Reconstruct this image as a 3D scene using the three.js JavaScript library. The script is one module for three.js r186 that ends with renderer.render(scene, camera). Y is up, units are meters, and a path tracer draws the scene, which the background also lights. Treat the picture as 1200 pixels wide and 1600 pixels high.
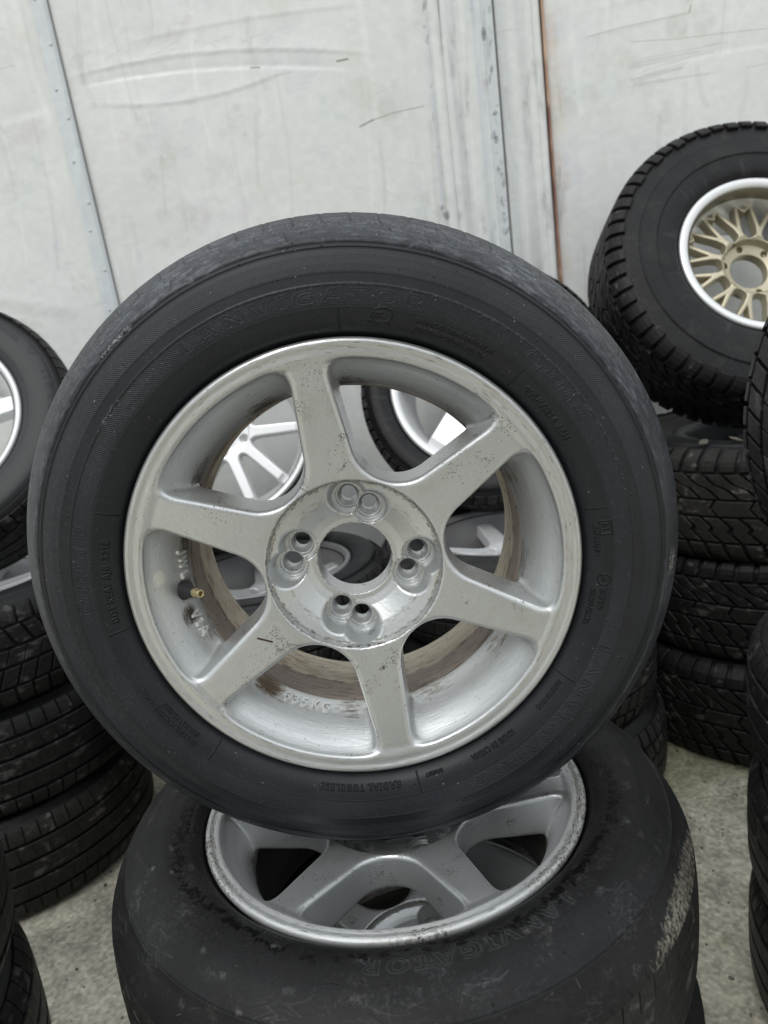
import * as THREE from 'three';
import { FontLoader } from 'three/addons/loaders/FontLoader.js';
import { TextGeometry } from 'three/addons/geometries/TextGeometry.js';
import { mergeGeometries } from 'three/addons/utils/BufferGeometryUtils.js';

// ---------------------------------------------------------------- camera, sky, sun, exposure
const scene = new THREE.Scene();
const D2R = Math.PI / 180;
const camera = new THREE.PerspectiveCamera(69.64, 0.75, 0.05, 200);
camera.position.set(0, 1.05, 0);
camera.rotation.set(-13.83 * D2R, 0, -7.4 * D2R, 'XYZ');
camera.focus = 0.64;
camera.userData.fStop = 9;
scene.add(camera);

const renderer = new THREE.WebGLRenderer({ antialias: true });
renderer.toneMapping = THREE.LinearToneMapping;
renderer.toneMappingExposure = 0.80;
renderer.shadowMap.enabled = true;

{ // overcast sky, brighter towards the zenith
  const w = 128, h = 64, d = new Float32Array(w * h * 4);
  for (let j = 0; j < h; j++) for (let i = 0; i < w; i++) {
    const el = ((j + 0.5) / h - 0.5) * Math.PI, s = Math.max(0, Math.sin(el));
    const cloud = 1 + 0.06 * Math.sin(i * 2 * Math.PI / w * 3 + 1 + 3 * s) * Math.cos(el) + 0.05 * Math.sin(i * 2 * Math.PI / w * 7 + 5 * s) * Math.cos(el);
    const L = 1.25 * (0.46 + 0.98 * s) * cloud, k = (j * w + i) * 4;
    d[k] = L * 0.955; d[k + 1] = L * 1.0; d[k + 2] = L * 1.035; d[k + 3] = 1;
  }
  const sky = new THREE.DataTexture(d, w, h, THREE.RGBAFormat, THREE.FloatType);
  sky.mapping = THREE.EquirectangularReflectionMapping;
  sky.magFilter = THREE.LinearFilter; sky.wrapS = THREE.RepeatWrapping; sky.needsUpdate = true;
  scene.background = sky; scene.environment = sky;
}
const sun = new THREE.DirectionalLight(0xfffaf2, 1.3);
sun.position.set(-1.6, 5.2, 2.6); sun.target.position.set(0, 0.6, -1.2);
sun.castShadow = true; sun.shadow.radius = 40; sun.shadow.mapSize.set(2048, 2048);
Object.assign(sun.shadow.camera, { left: -4, right: 4, top: 4, bottom: -4, near: 0.5, far: 14 });
scene.add(sun, sun.target);

// ---------------------------------------------------------------- small helpers
let seed = 12345;
const rnd = () => { seed = (seed * 1664525 + 1013904223) >>> 0; return seed / 4294967296; };
const rr = (a, b) => a + (b - a) * rnd();
const clamp = (x, a, b) => x < a ? a : x > b ? b : x;
const sstep = (a, b, x) => { const t = clamp((x - a) / (b - a), 0, 1); return t * t * (3 - 2 * t); };
const smax = (a, b, k) => { const h = Math.max(k - Math.abs(a - b), 0) / k; return Math.max(a, b) + h * h * k * 0.25; };
const smin = (a, b, k) => -smax(-a, -b, k);
const lerpPts = (pts, x) => {
  if (x <= pts[0][0]) return pts[0][1];
  for (let i = 1; i < pts.length; i++) if (x <= pts[i][0]) { const [a, b] = pts[i - 1], [c, d] = pts[i]; return b + (d - b) * (x - a) / (c - a); }
  return pts[pts.length - 1][1];
};
const HT = new Float32Array(65536); for (let i = 0; i < 65536; i++) HT[i] = rnd();
const hsh = (x, y) => HT[((x * 73856093) ^ (y * 19349663)) & 65535];
function vn(x, y, p, o) { // tileable value noise, period p
  const xi = Math.floor(x), yi = Math.floor(y); let fx = x - xi, fy = y - yi;
  fx = fx * fx * (3 - 2 * fx); fy = fy * fy * (3 - 2 * fy);
  const x0 = ((xi % p) + p) % p + o, x1 = ((xi + 1) % p + p) % p + o, y0 = ((yi % p) + p) % p, y1 = ((yi + 1) % p + p) % p;
  const a = hsh(x0, y0), b = hsh(x1, y0), c = hsh(x0, y1), d = hsh(x1, y1);
  return a + (b - a) * fx + (c - a) * fy + (a - b - c + d) * fx * fy;
}
function fbm(u, v, p, oct, o = 0) { let s = 0, a = 0.5, n = 0; for (let i = 0; i < oct; i++) { s += a * vn(u * p, v * p, p, o + i * 131); n += a; a *= 0.5; p *= 2; } return s / n; }

function finish(t, srgb, rep) {
  t.colorSpace = srgb ? THREE.SRGBColorSpace : THREE.NoColorSpace;
  t.magFilter = THREE.LinearFilter; t.minFilter = THREE.LinearMipmapLinearFilter;
  t.wrapS = t.wrapT = rep ? THREE.RepeatWrapping : THREE.ClampToEdgeWrapping; t.needsUpdate = true; return t;
}
function pixelTexture(w, h, fn, srgb, rep = true) { // fn(u, v, out) gives 0..255 values
  const d = new Uint8Array(w * h * 4), o = [0, 0, 0];
  for (let j = 0; j < h; j++) for (let i = 0; i < w; i++) { fn((i + 0.5) / w, (j + 0.5) / h, o); const k = (j * w + i) * 4; d[k] = clamp(o[0], 0, 255); d[k + 1] = clamp(o[1], 0, 255); d[k + 2] = clamp(o[2], 0, 255); d[k + 3] = 255; }
  return finish(new THREE.DataTexture(d, w, h), srgb, rep);
}
function canvasTexture(w, h, draw, srgb, rep = false) {
  const c = document.createElement('canvas'); c.width = w; c.height = h;
  const g = c.getContext('2d'); draw(g, w, h);
  return finish(new THREE.CanvasTexture(c), srgb, rep);
}
function grain(g, w, h, fn) { // multiply the canvas pixels by fn(u, v)
  const im = g.getImageData(0, 0, w, h), d = im.data;
  for (let j = 0; j < h; j++) for (let i = 0; i < w; i++) { const k = (j * w + i) * 4, f = fn((i + 0.5) / w, (j + 0.5) / h); d[k] = clamp(d[k] * f, 0, 255); d[k + 1] = clamp(d[k + 1] * f, 0, 255); d[k + 2] = clamp(d[k + 2] * f, 0, 255); }
  g.putImageData(im, 0, 0);
}

// names, labels, parents
const taken = {};
function numbered(n) { taken[n] = (taken[n] || 0) + 1; return taken[n] === 1 ? n : n + '_' + String(taken[n] - 1).padStart(3, '0'); }
function tag(o, label, category, group) { o.userData = { label, category }; if (group) o.userData.group = group; return o; }
function part(name, geo, mat, parent) {
  const m = new THREE.Mesh(geo, mat); m.name = name; m.castShadow = m.receiveShadow = true; parent.add(m); return m;
}

// surface of revolution about z: profile of [r, z], walked from the front bead over the tread to the back
function revolve(prof, seg, uvKind = 'ring', opt = {}) {
  const n = prof.length, pos = [], nor = [], uv = [], idx = [], len = [0];
  for (let i = 1; i < n; i++) len.push(len[i - 1] + Math.hypot(prof[i][0] - prof[i - 1][0], prof[i][1] - prof[i - 1][1]));
  for (let i = 0; i < n; i++) {
    const a = prof[Math.max(i - 1, 0)], b = prof[Math.min(i + 1, n - 1)];
    let t0 = [prof[i][0] - a[0], prof[i][1] - a[1]], t1 = [b[0] - prof[i][0], b[1] - prof[i][1]];
    const l0 = Math.hypot(...t0) || 1, l1 = Math.hypot(...t1) || 1;
    let tr = t0[0] / l0 + t1[0] / l1, tz = t0[1] / l0 + t1[1] / l1; const l = Math.hypot(tr, tz) || 1; tr /= l; tz /= l;
    for (let s = 0; s <= seg; s++) {
      const th = s / seg * 2 * Math.PI, c = Math.cos(th), sn = Math.sin(th), [r, z] = prof[i];
      pos.push(r * c, r * sn, z); nor.push(-tz * c, -tz * sn, tr);
      if (uvKind === 'disc') { const L = opt.L0 + len[i]; uv.push(0.5 + L * c / (2 * opt.LM), 0.5 + L * sn / (2 * opt.LM)); }
      else if (uvKind === 'band') uv.push(s / seg, len[i] / len[n - 1]);
      else uv.push(th * (opt.R || 0.3), len[i]);
    }
  }
  for (let i = 0; i < n - 1; i++) for (let s = 0; s < seg; s++) { const a = i * (seg + 1) + s, b = a + seg + 1; idx.push(a, b, a + 1, b, b + 1, a + 1); }
  const g = new THREE.BufferGeometry();
  g.setAttribute('position', new THREE.Float32BufferAttribute(pos, 3)); g.setAttribute('normal', new THREE.Float32BufferAttribute(nor, 3)); g.setAttribute('uv', new THREE.Float32BufferAttribute(uv, 2)); g.setIndex(idx);
  return g;
}

// smooth mesh of a solid given by a distance function (surface nets with block skipping)
function surfaceNets(sdf, mn, mx, h) {
  const nx = Math.ceil((mx[0] - mn[0]) / h) + 1, ny = Math.ceil((mx[1] - mn[1]) / h) + 1, nz = Math.ceil((mx[2] - mn[2]) / h) + 1;
  const F = new Float32Array(nx * ny * nz).fill(1), B = 5, hd = B * h * 0.87 * 1.35;
  const live = [];
  for (let bz = 0; bz < nz; bz += B) for (let by = 0; by < ny; by += B) for (let bx = 0; bx < nx; bx += B) {
    const d = sdf(mn[0] + (bx + B / 2) * h, mn[1] + (by + B / 2) * h, mn[2] + (bz + B / 2) * h);
    const X = Math.min(bx + B, nx), Y = Math.min(by + B, ny), Z = Math.min(bz + B, nz), near = Math.abs(d) < hd;
    for (let z = bz; z < Z; z++) for (let y = by; y < Y; y++) for (let x = bx; x < X; x++) F[(z * ny + y) * nx + x] = near ? sdf(mn[0] + x * h, mn[1] + y * h, mn[2] + z * h) : d;
  }
  const V = new Int32Array(nx * ny * nz).fill(-1), pos = [], sy = nx, sz = nx * ny;
  const off = [0, 1, sy, sy + 1, sz, sz + 1, sz + sy, sz + sy + 1];
  const E = [[0, 1], [2, 3], [4, 5], [6, 7], [0, 2], [1, 3], [4, 6], [5, 7], [0, 4], [1, 5], [2, 6], [3, 7]];
  for (let z = 0; z < nz - 1; z++) for (let y = 0; y < ny - 1; y++) for (let x = 0; x < nx - 1; x++) {
    const b = z * sz + y * sy + x; let m = 0; for (let k = 0; k < 8; k++) if (F[b + off[k]] < 0) m |= 1 << k;
    if (m === 0 || m === 255) continue;
    let cx = 0, cy = 0, cz = 0, c = 0;
    for (const [p, q] of E) { const fp = F[b + off[p]], fq = F[b + off[q]]; if ((fp < 0) === (fq < 0)) continue; const t = fp / (fp - fq); cx += (p & 1) + t * ((q & 1) - (p & 1)); cy += ((p >> 1) & 1) + t * (((q >> 1) & 1) - ((p >> 1) & 1)); cz += (p >> 2) + t * ((q >> 2) - (p >> 2)); c++; }
    V[b] = pos.length / 3; pos.push(mn[0] + (x + cx / c) * h, mn[1] + (y + cy / c) * h, mn[2] + (z + cz / c) * h);
  }
  const tri = [];
  const quad = (a, b, c, d, flip) => { if (a < 0 || b < 0 || c < 0 || d < 0) return; if (flip) tri.push(a, c, b, b, c, d); else tri.push(a, b, c, b, d, c); };
  for (let z = 1; z < nz - 1; z++) for (let y = 1; y < ny - 1; y++) for (let x = 1; x < nx - 1; x++) {
    const b = z * sz + y * sy + x, i = F[b] < 0;
    if (i !== F[b + 1] < 0) quad(V[b - sy - sz], V[b - sz], V[b - sy], V[b], !i);
    if (i !== F[b + sy] < 0) quad(V[b - 1 - sz], V[b - sz], V[b - 1], V[b], i);
    if (i !== F[b + sz] < 0) quad(V[b - 1 - sy], V[b - sy], V[b - 1], V[b], !i);
  }
  const nor = new Float32Array(pos.length), e = h * 0.45;
  for (let i = 0; i < pos.length; i += 3) {
    for (let it = 0; it < 2; it++) {
      const x = pos[i], y = pos[i + 1], z = pos[i + 2];
      let gx = sdf(x + e, y, z) - sdf(x - e, y, z), gy = sdf(x, y + e, z) - sdf(x, y - e, z), gz = sdf(x, y, z + e) - sdf(x, y, z - e); const l = Math.hypot(gx, gy, gz) || 1; gx /= l; gy /= l; gz /= l;
      if (it === 0) { const d = clamp(sdf(x, y, z) / Math.max(l / (2 * e), 0.4), -h * 0.6, h * 0.6); pos[i] -= gx * d; pos[i + 1] -= gy * d; pos[i + 2] -= gz * d; }
      else { nor[i] = gx; nor[i + 1] = gy; nor[i + 2] = gz; }
    }
  }
  return { pos, nor, tri };
}
// cut a net into named pieces by where each triangle lies
function pieces(net, which, uvScale = 0.4, polar = null) {
  const groups = new Map(), { pos, nor, tri } = net;
  for (let t = 0; t < tri.length; t += 3) {
    const a = tri[t] * 3, b = tri[t + 1] * 3, c = tri[t + 2] * 3;
    const k = which((pos[a] + pos[b] + pos[c]) / 3, (pos[a + 1] + pos[b + 1] + pos[c + 1]) / 3, (pos[a + 2] + pos[b + 2] + pos[c + 2]) / 3, (nor[a + 2] + nor[b + 2] + nor[c + 2]) / 3);
    let G = groups.get(k); if (!G) groups.set(k, G = { map: new Map(), p: [], n: [], u: [], i: [] });
    const az = Math.abs(nor[a + 2] + nor[b + 2] + nor[c + 2]) / 3, axx = Math.abs(nor[a] + nor[b] + nor[c]), ayy = Math.abs(nor[a + 1] + nor[b + 1] + nor[c + 1]), mode = az > 0.5 ? 0 : axx > ayy ? 1 : 2;
    const vs = [tri[t], tri[t + 1], tri[t + 2]], us = polar && k === polar ? vs.map((v) => Math.atan2(pos[v * 3 + 1], pos[v * 3]) / (2 * Math.PI) + 0.5) : null;
    const wrap = us && Math.max(...us) - Math.min(...us) > 0.5;
    for (let e = 0; e < 3; e++) {
      const v = vs[e]; if (us) { const u = us[e] + (wrap && us[e] < 0.5 ? 1 : 0), key = v * 2 + (u > 1 ? 1 : 0); let q = G.map.get(key); if (q === undefined) { q = G.p.length / 3; G.map.set(key, q); const X = pos[v * 3], Y = pos[v * 3 + 1], Z = pos[v * 3 + 2], r = Math.hypot(X, Y); G.p.push(X, Y, Z); G.n.push(nor[v * 3], nor[v * 3 + 1], nor[v * 3 + 2]); G.u.push(u, r > 0.1795 ? clamp(0.25 * (0.197 - r) / 0.0175, 0, 0.25) : clamp(0.25 + 0.75 * (-Z - 0.004) / 0.061, 0.25, 1)); } G.i.push(q); continue; }
      const key = v * 4 + mode; let q = G.map.get(key); if (q === undefined) { q = G.p.length / 3; G.map.set(key, q); G.p.push(pos[v * 3], pos[v * 3 + 1], pos[v * 3 + 2]); G.n.push(nor[v * 3], nor[v * 3 + 1], nor[v * 3 + 2]); G.u.push(0.5 + pos[v * 3 + (mode === 1 ? 1 : 0)] / uvScale, 0.5 + pos[v * 3 + (mode ? 2 : 1)] / uvScale + (mode ? 0.37 : 0)); }
      G.i.push(q);
    }
  }
  const out = {};
  for (const [k, G] of groups) { const g = new THREE.BufferGeometry(); g.setAttribute('position', new THREE.Float32BufferAttribute(G.p, 3)); g.setAttribute('normal', new THREE.Float32BufferAttribute(G.n, 3)); g.setAttribute('uv', new THREE.Float32BufferAttribute(G.u, 2)); g.setIndex(G.i); out[k] = g; }
  return out;
}

// ---------------------------------------------------------------- ground
const groundColor = pixelTexture(2048, 2048, (u, v, o) => {
  const a = fbm(u, v, 5, 3), b = fbm(u, v, 640, 2, 900), c = fbm(u, v, 70, 3, 500), st = fbm(u, v, 24, 3, 70);
  let L = 184 + (a - 0.5) * 34 + (b - 0.5) * 84 + (c - 0.5) * 44;
  L -= sstep(0.56, 0.74, st) * 22;
  const x = (u - 0.5) * 4, z = (v - 0.5) * -4; // metres: tile of 4 m centred on the stacks, see uv below
  const moss = 0.32 * sstep(0.36, 0.72, fbm(u, v, 60, 3, 333) * 0.8 + 0.6 * Math.exp(-Math.pow((z + 1.52) / 0.13, 2)) * sstep(0.3, 0.5, x) + 0.22 * Math.exp(-Math.pow((z + 1.85) / 0.35, 2)) - 0.16);
  o[0] = L * (1 - 0.40 * moss); o[1] = L * (0.975 - 0.36 * moss); o[2] = L * (0.885 - 0.48 * moss);
}, true);
const groundBump = pixelTexture(1024, 1024, (u, v, o) => { const L = 128 + (fbm(u, v, 200, 3, 40) - 0.5) * 190 + (fbm(u, v, 40, 3, 4) - 0.5) * 90; o[0] = o[1] = o[2] = L; }, false);
groundBump.repeat.set(2, 2);
{
  const g = new THREE.PlaneGeometry(80, 80, 1, 1); g.rotateX(-Math.PI / 2);
  const p = g.attributes.position, uv = g.attributes.uv; for (let i = 0; i < p.count; i++) uv.setXY(i, p.getX(i) / 4 + 0.5, -p.getZ(i) / 4 + 0.5);
  const m = part('ground', g, new THREE.MeshStandardMaterial({ map: groundColor, bumpMap: groundBump, bumpScale: 0.003, roughness: 0.93 }), scene);
  m.userData = { kind: 'structure', label: 'rough grey concrete yard floor with mossy stains' };
}

// ---------------------------------------------------------------- wall of white painted metal sheets
const WZ = -2.2;
const wallColor = canvasTexture(2048, 1664, (g, w, h) => {
  g.fillStyle = 'rgb(229,232,231)'; g.fillRect(0, 0, w, h);
  const X = (x) => (x + 1.6) / 3.2 * w, Y = (y) => (1 - y / 2.6) * h;
  for (let i = 0; i < 260; i++) { // streaks that ran down the paint
    const x = rr(-1.5, 1.5), y = rr(1.0, 2.4), l = rr(0.05, 0.5); g.strokeStyle = rnd() < 0.62 ? `rgba(250,253,250,${rr(0.06, 0.24)})` : `rgba(168,170,166,${rr(0.04, 0.14)})`;
    g.lineWidth = rr(2, 11); g.beginPath(); g.moveTo(X(x), Y(y)); g.bezierCurveTo(X(x + rr(-.01, .01)), Y(y - l * .3), X(x + rr(-.02, .02)), Y(y - l * .6), X(x + rr(-.03, .03)), Y(y - l)); g.stroke();
  }
  for (let i = 0; i < 120; i++) { const x = rr(-1.5, 1.5), y = rr(1.1, 2.2), r = rr(0.01, 0.09), a = rr(0.02, 0.09); g.fillStyle = rnd() < 0.5 ? `rgba(176,172,158,${a})` : `rgba(190,198,204,${a})`; for (let k = 0; k < 16; k++) { g.beginPath(); g.arc(X(x + rr(-r, r)), Y(y + rr(-r, r)), rr(2, r * 300), 0, 7); g.fill(); } }
  const scr = (pts, c, lw) => { g.strokeStyle = c; g.lineWidth = lw; g.lineCap = 'round'; g.beginPath(); pts.forEach(([x, y], i) => { i ? g.lineTo(X(x), Y(y)) : g.moveTo(X(x), Y(y)); }); g.stroke(); };
  for (let i = 0; i < 110; i++) { const x = rr(-1.4, 1.5), y = rr(1.2, 2.1), l = rr(0.01, 0.07); scr([[x, y], [x + l, y + rr(-.008, .02) * l * 8]], `rgba(130,126,118,${rr(0.06, 0.28)})`, rr(0.6, 1.5)); }
  // the long scratches that can be made out
  scr([[0.7, 1.735], [0.80, 1.747], [0.9, 1.755], [0.98, 1.762]], 'rgba(164,150,142,.45)', 1.2); scr([[0.98, 1.762], [0.985, 1.78]], 'rgba(110,84,66,.6)', 1.6);
  scr([[0.82, 1.71], [0.95, 1.703], [1.06, 1.703], [1.2, 1.70]], 'rgba(160,146,136,.5)', 1.2);
  for (let i = 0; i < 12; i++) { const y = 1.60 + i * 0.006; scr([[0.8 + rr(0, .05), y], [1.0 + rr(-.05, .1), y + rr(0, .02)]], `rgba(150,148,142,${rr(.1, .3)})`, rr(1, 2.5)); }
  scr([[0.1, 1.6], [0.16, 1.612], [0.25, 1.62]], 'rgba(120,118,114,.55)', 1.5); scr([[0.07, 1.59], [0.11, 1.603]], 'rgba(100,100,100,.6)', 2.2);
  scr([[0.03, 1.755], [0.06, 1.757]], 'rgba(90,92,72,.7)', 2.4); scr([[-0.20, 1.765], [-0.175, 1.764]], 'rgba(100,100,86,.7)', 2.2);
  for (let i = 0; i < 30; i++) scr([[rr(-.7, -.1), 0], [0, 0]].map(([x], k, a) => [a[0][0] + k * rr(.01, .04), 1.83 + rr(-.02, .02) + k * .006]), `rgba(130,128,120,${rr(.06, .22)})`, 1.2);
  for (let i = 0; i < 46; i++) { const x = rr(0.3, 0.62), y = rr(1.1, 2.0); for (let k = 0; k < 10; k++) { g.fillStyle = `rgba(120,118,118,${rr(.02, .09)})`; g.beginPath(); g.ellipse(X(x + rr(-.006, .006)), Y(y + rr(-.04, .04)), rr(1, 5), rr(2, 18), 0, 0, 7); g.fill(); } }
  for (const [x, wd, c, a] of [[0.335, 0.05, '150,146,158', 0.16], [0.40, 0.03, '172,180,196', 0.2], [0.47, 0.04, '158,160,172', 0.16], [0.525, 0.05, '150,148,160', 0.13], [0.27, 0.03, '180,188,196', 0.2]]) for (let k = 0; k < 60; k++) { g.fillStyle = `rgba(${c},${a * rr(0.06, 0.28)})`; g.fillRect(X(x + wd * (rnd() + rnd() - 1) * 0.5), Y(rr(1.2, 2.2)), rr(3, 14), rr(40, 360)); }
  for (let i = 0; i < 60; i++) { const y = rr(1.2, 2.0), x = rnd() < 0.7 ? 0.438 + (y - 1.6) * 0.0 + rr(-.012, .012) : 0.277 + rr(-.006, .006); g.fillStyle = `rgba(84,86,90,${rr(.08, .4)})`; g.beginPath(); g.ellipse(X(x), Y(y), rr(1, 4), rr(1, 9), rr(-.5, .5), 0, 7); g.fill(); }
  for (let i = 0; i < 40; i++) { const y = 1.15 + rnd() * 0.9; g.fillStyle = `rgba(196,164,132,${rr(.02, .08)})`; g.fillRect(X(0.59), Y(y), rr(6, 34), rr(6, 60)); }
  grain(g, w, h, (u, v) => 0.985 + 0.06 * (fbm(u, v, 9, 5, 21) - 0.5) + 0.045 * (fbm(u, v, 180, 2, 700) - 0.5));
}, true);
const wallMat = new THREE.MeshStandardMaterial({ map: wallColor, roughness: 0.42, metalness: 0.0 });
const galv = new THREE.MeshStandardMaterial({ color: new THREE.Color().setRGB(0.56, 0.58, 0.61), roughness: 0.5, metalness: 0.25, map: null });
const rust = new THREE.MeshStandardMaterial({ roughness: 0.85, map: pixelTexture(256, 512, (u, v, o) => { const a = fbm(u, v, 12, 5, 8), b = fbm(u, v, 50, 3, 88); const k = sstep(0.35, 0.6, a * 0.7 + b * 0.3); o[0] = 150 + 46 * k + 40 * (b - .5); o[1] = 112 + 60 * k + 30 * (b - .5); o[2] = 92 + 66 * k; }, true) });
const darkMetal = new THREE.MeshStandardMaterial({ color: new THREE.Color().setRGB(0.22, 0.22, 0.22), roughness: 0.7, metalness: 0.2 });
const creases = [ // [x0, y0, x1, y1, bow, depth, half width]
  [-0.66, 1.80, 0.10, 1.765, 0.03, 0.007, 0.018], [-0.64, 1.775, 0.05, 1.735, 0.02, -0.006, 0.02], [-0.62, 1.725, -0.12, 1.745, -0.028, 0.006, 0.022], [-1.0, 1.70, -0.7, 1.74, 0, -0.006, 0.03], [-1.1, 1.29, -0.8, 1.20, 0, 0.012, 0.03],
  [0.7, 1.735, 0.98, 1.762, 0, 0.003, 0.01], [0.8, 1.64, 1.4, 1.66, 0.01, -0.004, 0.02], [0.75, 1.80, 1.5, 1.83, 0.01, 0.004, 0.03], [-0.5, 1.86, 0.1, 1.88, 0.01, 0.004, 0.03],
];
function dent(x, y) {
  let z = 0.010 * (fbm(x * 0.15 + 3, y * 0.15, 9, 3, 17) - 0.5) + 0.004 * (fbm(x * 0.15, y * 0.15, 40, 2, 77) - 0.5);
  for (const [x0, y0, x1, y1, bow, a, w] of creases) { const t = (x - x0) / (x1 - x0); if (t < -0.1 || t > 1.1) continue; const yc = y0 + (y1 - y0) * t + bow * 4 * t * (1 - t); const f = sstep(-0.1, 0.15, t) * sstep(1.1, 0.85, t), d = y - yc; z += 0.36 * a * f * (d > 0 ? Math.exp(-d / w) : Math.exp(d / (w * 0.10))); }
  const fold = sstep(0.16, 0.3, x) * sstep(0.72, 0.58, x), xx = x - 0.002 * (y - 1.6); z += fold * (0.006 * Math.sin((xx - 0.29) * 44) + 0.003 * Math.sin((xx - 0.2) * 97 + 2 * y));
  return z;
}
function sheetGeo(xa, xb, lean, z0, nx, ny) {
  const H = 2.9, g = new THREE.PlaneGeometry(1, 1, nx, ny), p = g.attributes.position, uv = g.attributes.uv;
  for (let i = 0; i < p.count; i++) {
    const s = p.getX(i) + 0.5, q = p.getY(i) + 0.5, y = q < 0.2 ? q / 0.2 * 1.1 : q < 0.92 ? 1.1 + (q - 0.2) / 0.72 * 1.0 : 2.1 + (q - 0.92) / 0.08 * (H - 2.1), sh = lean * (y - 1.6), x = xa + (xb - xa) * s + (Math.abs(xa) < 2 && s < 0.5 ? sh * (1 - s) : 0) + (Math.abs(xb) < 2 && s >= 0.5 ? sh * s : 0);
    const edge = Math.min(1, Math.min(s, 1 - s) * (xb - xa) / 0.06);
    p.setXYZ(i, x, y, z0 + dent(x, y) * edge); uv.setXY(i, (x + 1.6) / 3.2, y / 2.6);
  }
  g.computeVertexNormals(); return g;
}
{
  const wall = new THREE.Group(); wall.name = numbered('sheet_metal_wall'); wall.position.set(0, 0, WZ); scene.add(wall);
  tag(wall, 'white painted metal sheet wall with riveted strip and rusty seam behind the tyres', 'wall');
  part('backing', new THREE.BoxGeometry(8, 2.9, 0.06).translate(0, 1.45, -0.075), galv, wall);
  const lean = -0.032;
  part('sheet', sheetGeo(-4, -0.705, lean, 0, 140, 120), wallMat, wall);
  part('sheet', sheetGeo(-0.705, 0.29, lean, 0.004, 220, 300), wallMat, wall);
  part('sheet', sheetGeo(0.31, 0.43, 0.02, 0.007, 40, 60), wallMat, wall);
  part('sheet', sheetGeo(0.45, 0.572, 0.02, 0.003, 40, 60), wallMat, wall);
  part('sheet', sheetGeo(0.585, 4, 0.0, 0.0, 240, 220), wallMat, wall);
  const strip = (name, prof, x, ln, mat) => { // vertical extruded strip with a cross section in x, z
    const s = new THREE.Shape(); prof.forEach(([a, b], i) => i ? s.lineTo(a, b) : s.moveTo(a, b)); s.closePath();
    const g = new THREE.ExtrudeGeometry(s, { depth: 2.9, bevelEnabled: false, steps: 40 }); g.rotateX(-Math.PI / 2);
    const p = g.attributes.position, uv = g.attributes.uv; for (let i = 0; i < p.count; i++) { const y = p.getY(i), zz = -p.getZ(i); const w = 0.003 * (fbm(y * 0.2, x, 12, 3, 5) - 0.5); p.setXYZ(i, x + p.getX(i) + ln * (y - 1.6) + w, y, zz + 0.004); uv.setXY(i, (p.getX(i) + 1.6) / 3.2, y / 2.6); }
    g.computeVertexNormals(); return part(name, g, mat, wall);
  };
  const st = strip('cover_strip', [[-0.022, 0], [0.022, 0], [0.022, 0.004], [0.012, 0.009], [-0.012, 0.009], [-0.022, 0.004]], -0.706, lean, new THREE.MeshStandardMaterial({ map: wallColor, color: new THREE.Color().setRGB(0.87, 0.90, 0.95), roughness: 0.5, metalness: 0.05 }));
  strip('seam_edge', [[0.0225, 0], [0.0248, 0], [0.0248, 0.0065], [0.0225, 0.0065]], -0.706, lean, darkMetal);
  for (let k = 0; k < 9; k++) { const y = 1.2 + k * 0.095 + (k % 3) * 0.012; const r = part('rivet', new THREE.SphereGeometry(0.0048, 10, 6), galv, st); r.position.set(-0.706 + lean * (y - 1.6) + (k % 2 ? 0.008 : -0.006), y, 0.0125); r.scale.z = 0.6; }
  const bead = (r) => { const a = []; for (let i = 0; i <= 10; i++) { const t = i / 10 * Math.PI; a.push([-r * Math.cos(t), r * 1.05 * Math.sin(t)]); } return a.reverse(); };
  strip('folded_seam', bead(0.017), 0.297, -0.002, wallMat);
  strip('cover_strip', [[-0.017, 0], [0.017, 0], [0.014, 0.008], [-0.014, 0.008]], 0.438, 0.0, new THREE.MeshStandardMaterial({ map: wallColor, color: new THREE.Color().setRGB(0.84, 0.86, 0.9), roughness: 0.55, metalness: 0.05 }));
  strip('seam_edge', [[0.0175, 0], [0.0195, 0], [0.0195, 0.009], [0.0175, 0.009]], 0.438, 0.0, darkMetal);
  strip('folded_seam', bead(0.011), 0.569, -0.004, wallMat);
  strip('rusty_edge', [[-0.003, 0], [0.003, 0], [0.0026, 0.012], [-0.0026, 0.012]], 0.5865, -0.004, rust);
}

// ---------------------------------------------------------------- rubber
const rubberColor = pixelTexture(1024, 1024, (u, v, o) => {
  const a = fbm(u, v, 6, 5), b = fbm(u, v, 160, 2, 50), s = fbm(u, v * 0.25, 44, 3, 610), d = sstep(0.52, 0.78, fbm(u, v, 14, 5, 200));
  const L = 38 + (a - 0.5) * 18 + (b - 0.5) * 20 + d * 9 + sstep(0.7, 0.82, s) * 18;
  o[0] = L; o[1] = L * 1.005; o[2] = L * (1.04 - 0.08 * d);
}, true);
const rubberBump = pixelTexture(512, 512, (u, v, o) => { const L = 128 + (fbm(u, v, 60, 3, 9) - 0.5) * 150; o[0] = o[1] = o[2] = L; }, false);
for (const t of [rubberColor, rubberBump]) t.repeat.set(2.2, 2.2);
const rubber = new THREE.MeshPhysicalMaterial({ specularIntensity: 0.5, map: rubberColor, bumpMap: rubberBump, bumpScale: 0.0006, roughness: 0.5, color: new THREE.Color().setRGB(0.66, 0.67, 0.7) });
const treadColor = pixelTexture(1024, 1024, (u, v, o) => { const a = fbm(u, v, 9, 5, 15), b = fbm(u, v, 150, 2, 52), s = fbm(u * 0.5, v, 60, 4, 311), L = 35 + (a - 0.5) * 22 + (b - 0.5) * 20 + sstep(0.56, 0.74, s) * 46 * sstep(0.45, 0.62, a); o[0] = L; o[1] = L * 0.995; o[2] = L * 0.985; }, true);
treadColor.repeat.set(2.2, 2.2);
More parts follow.
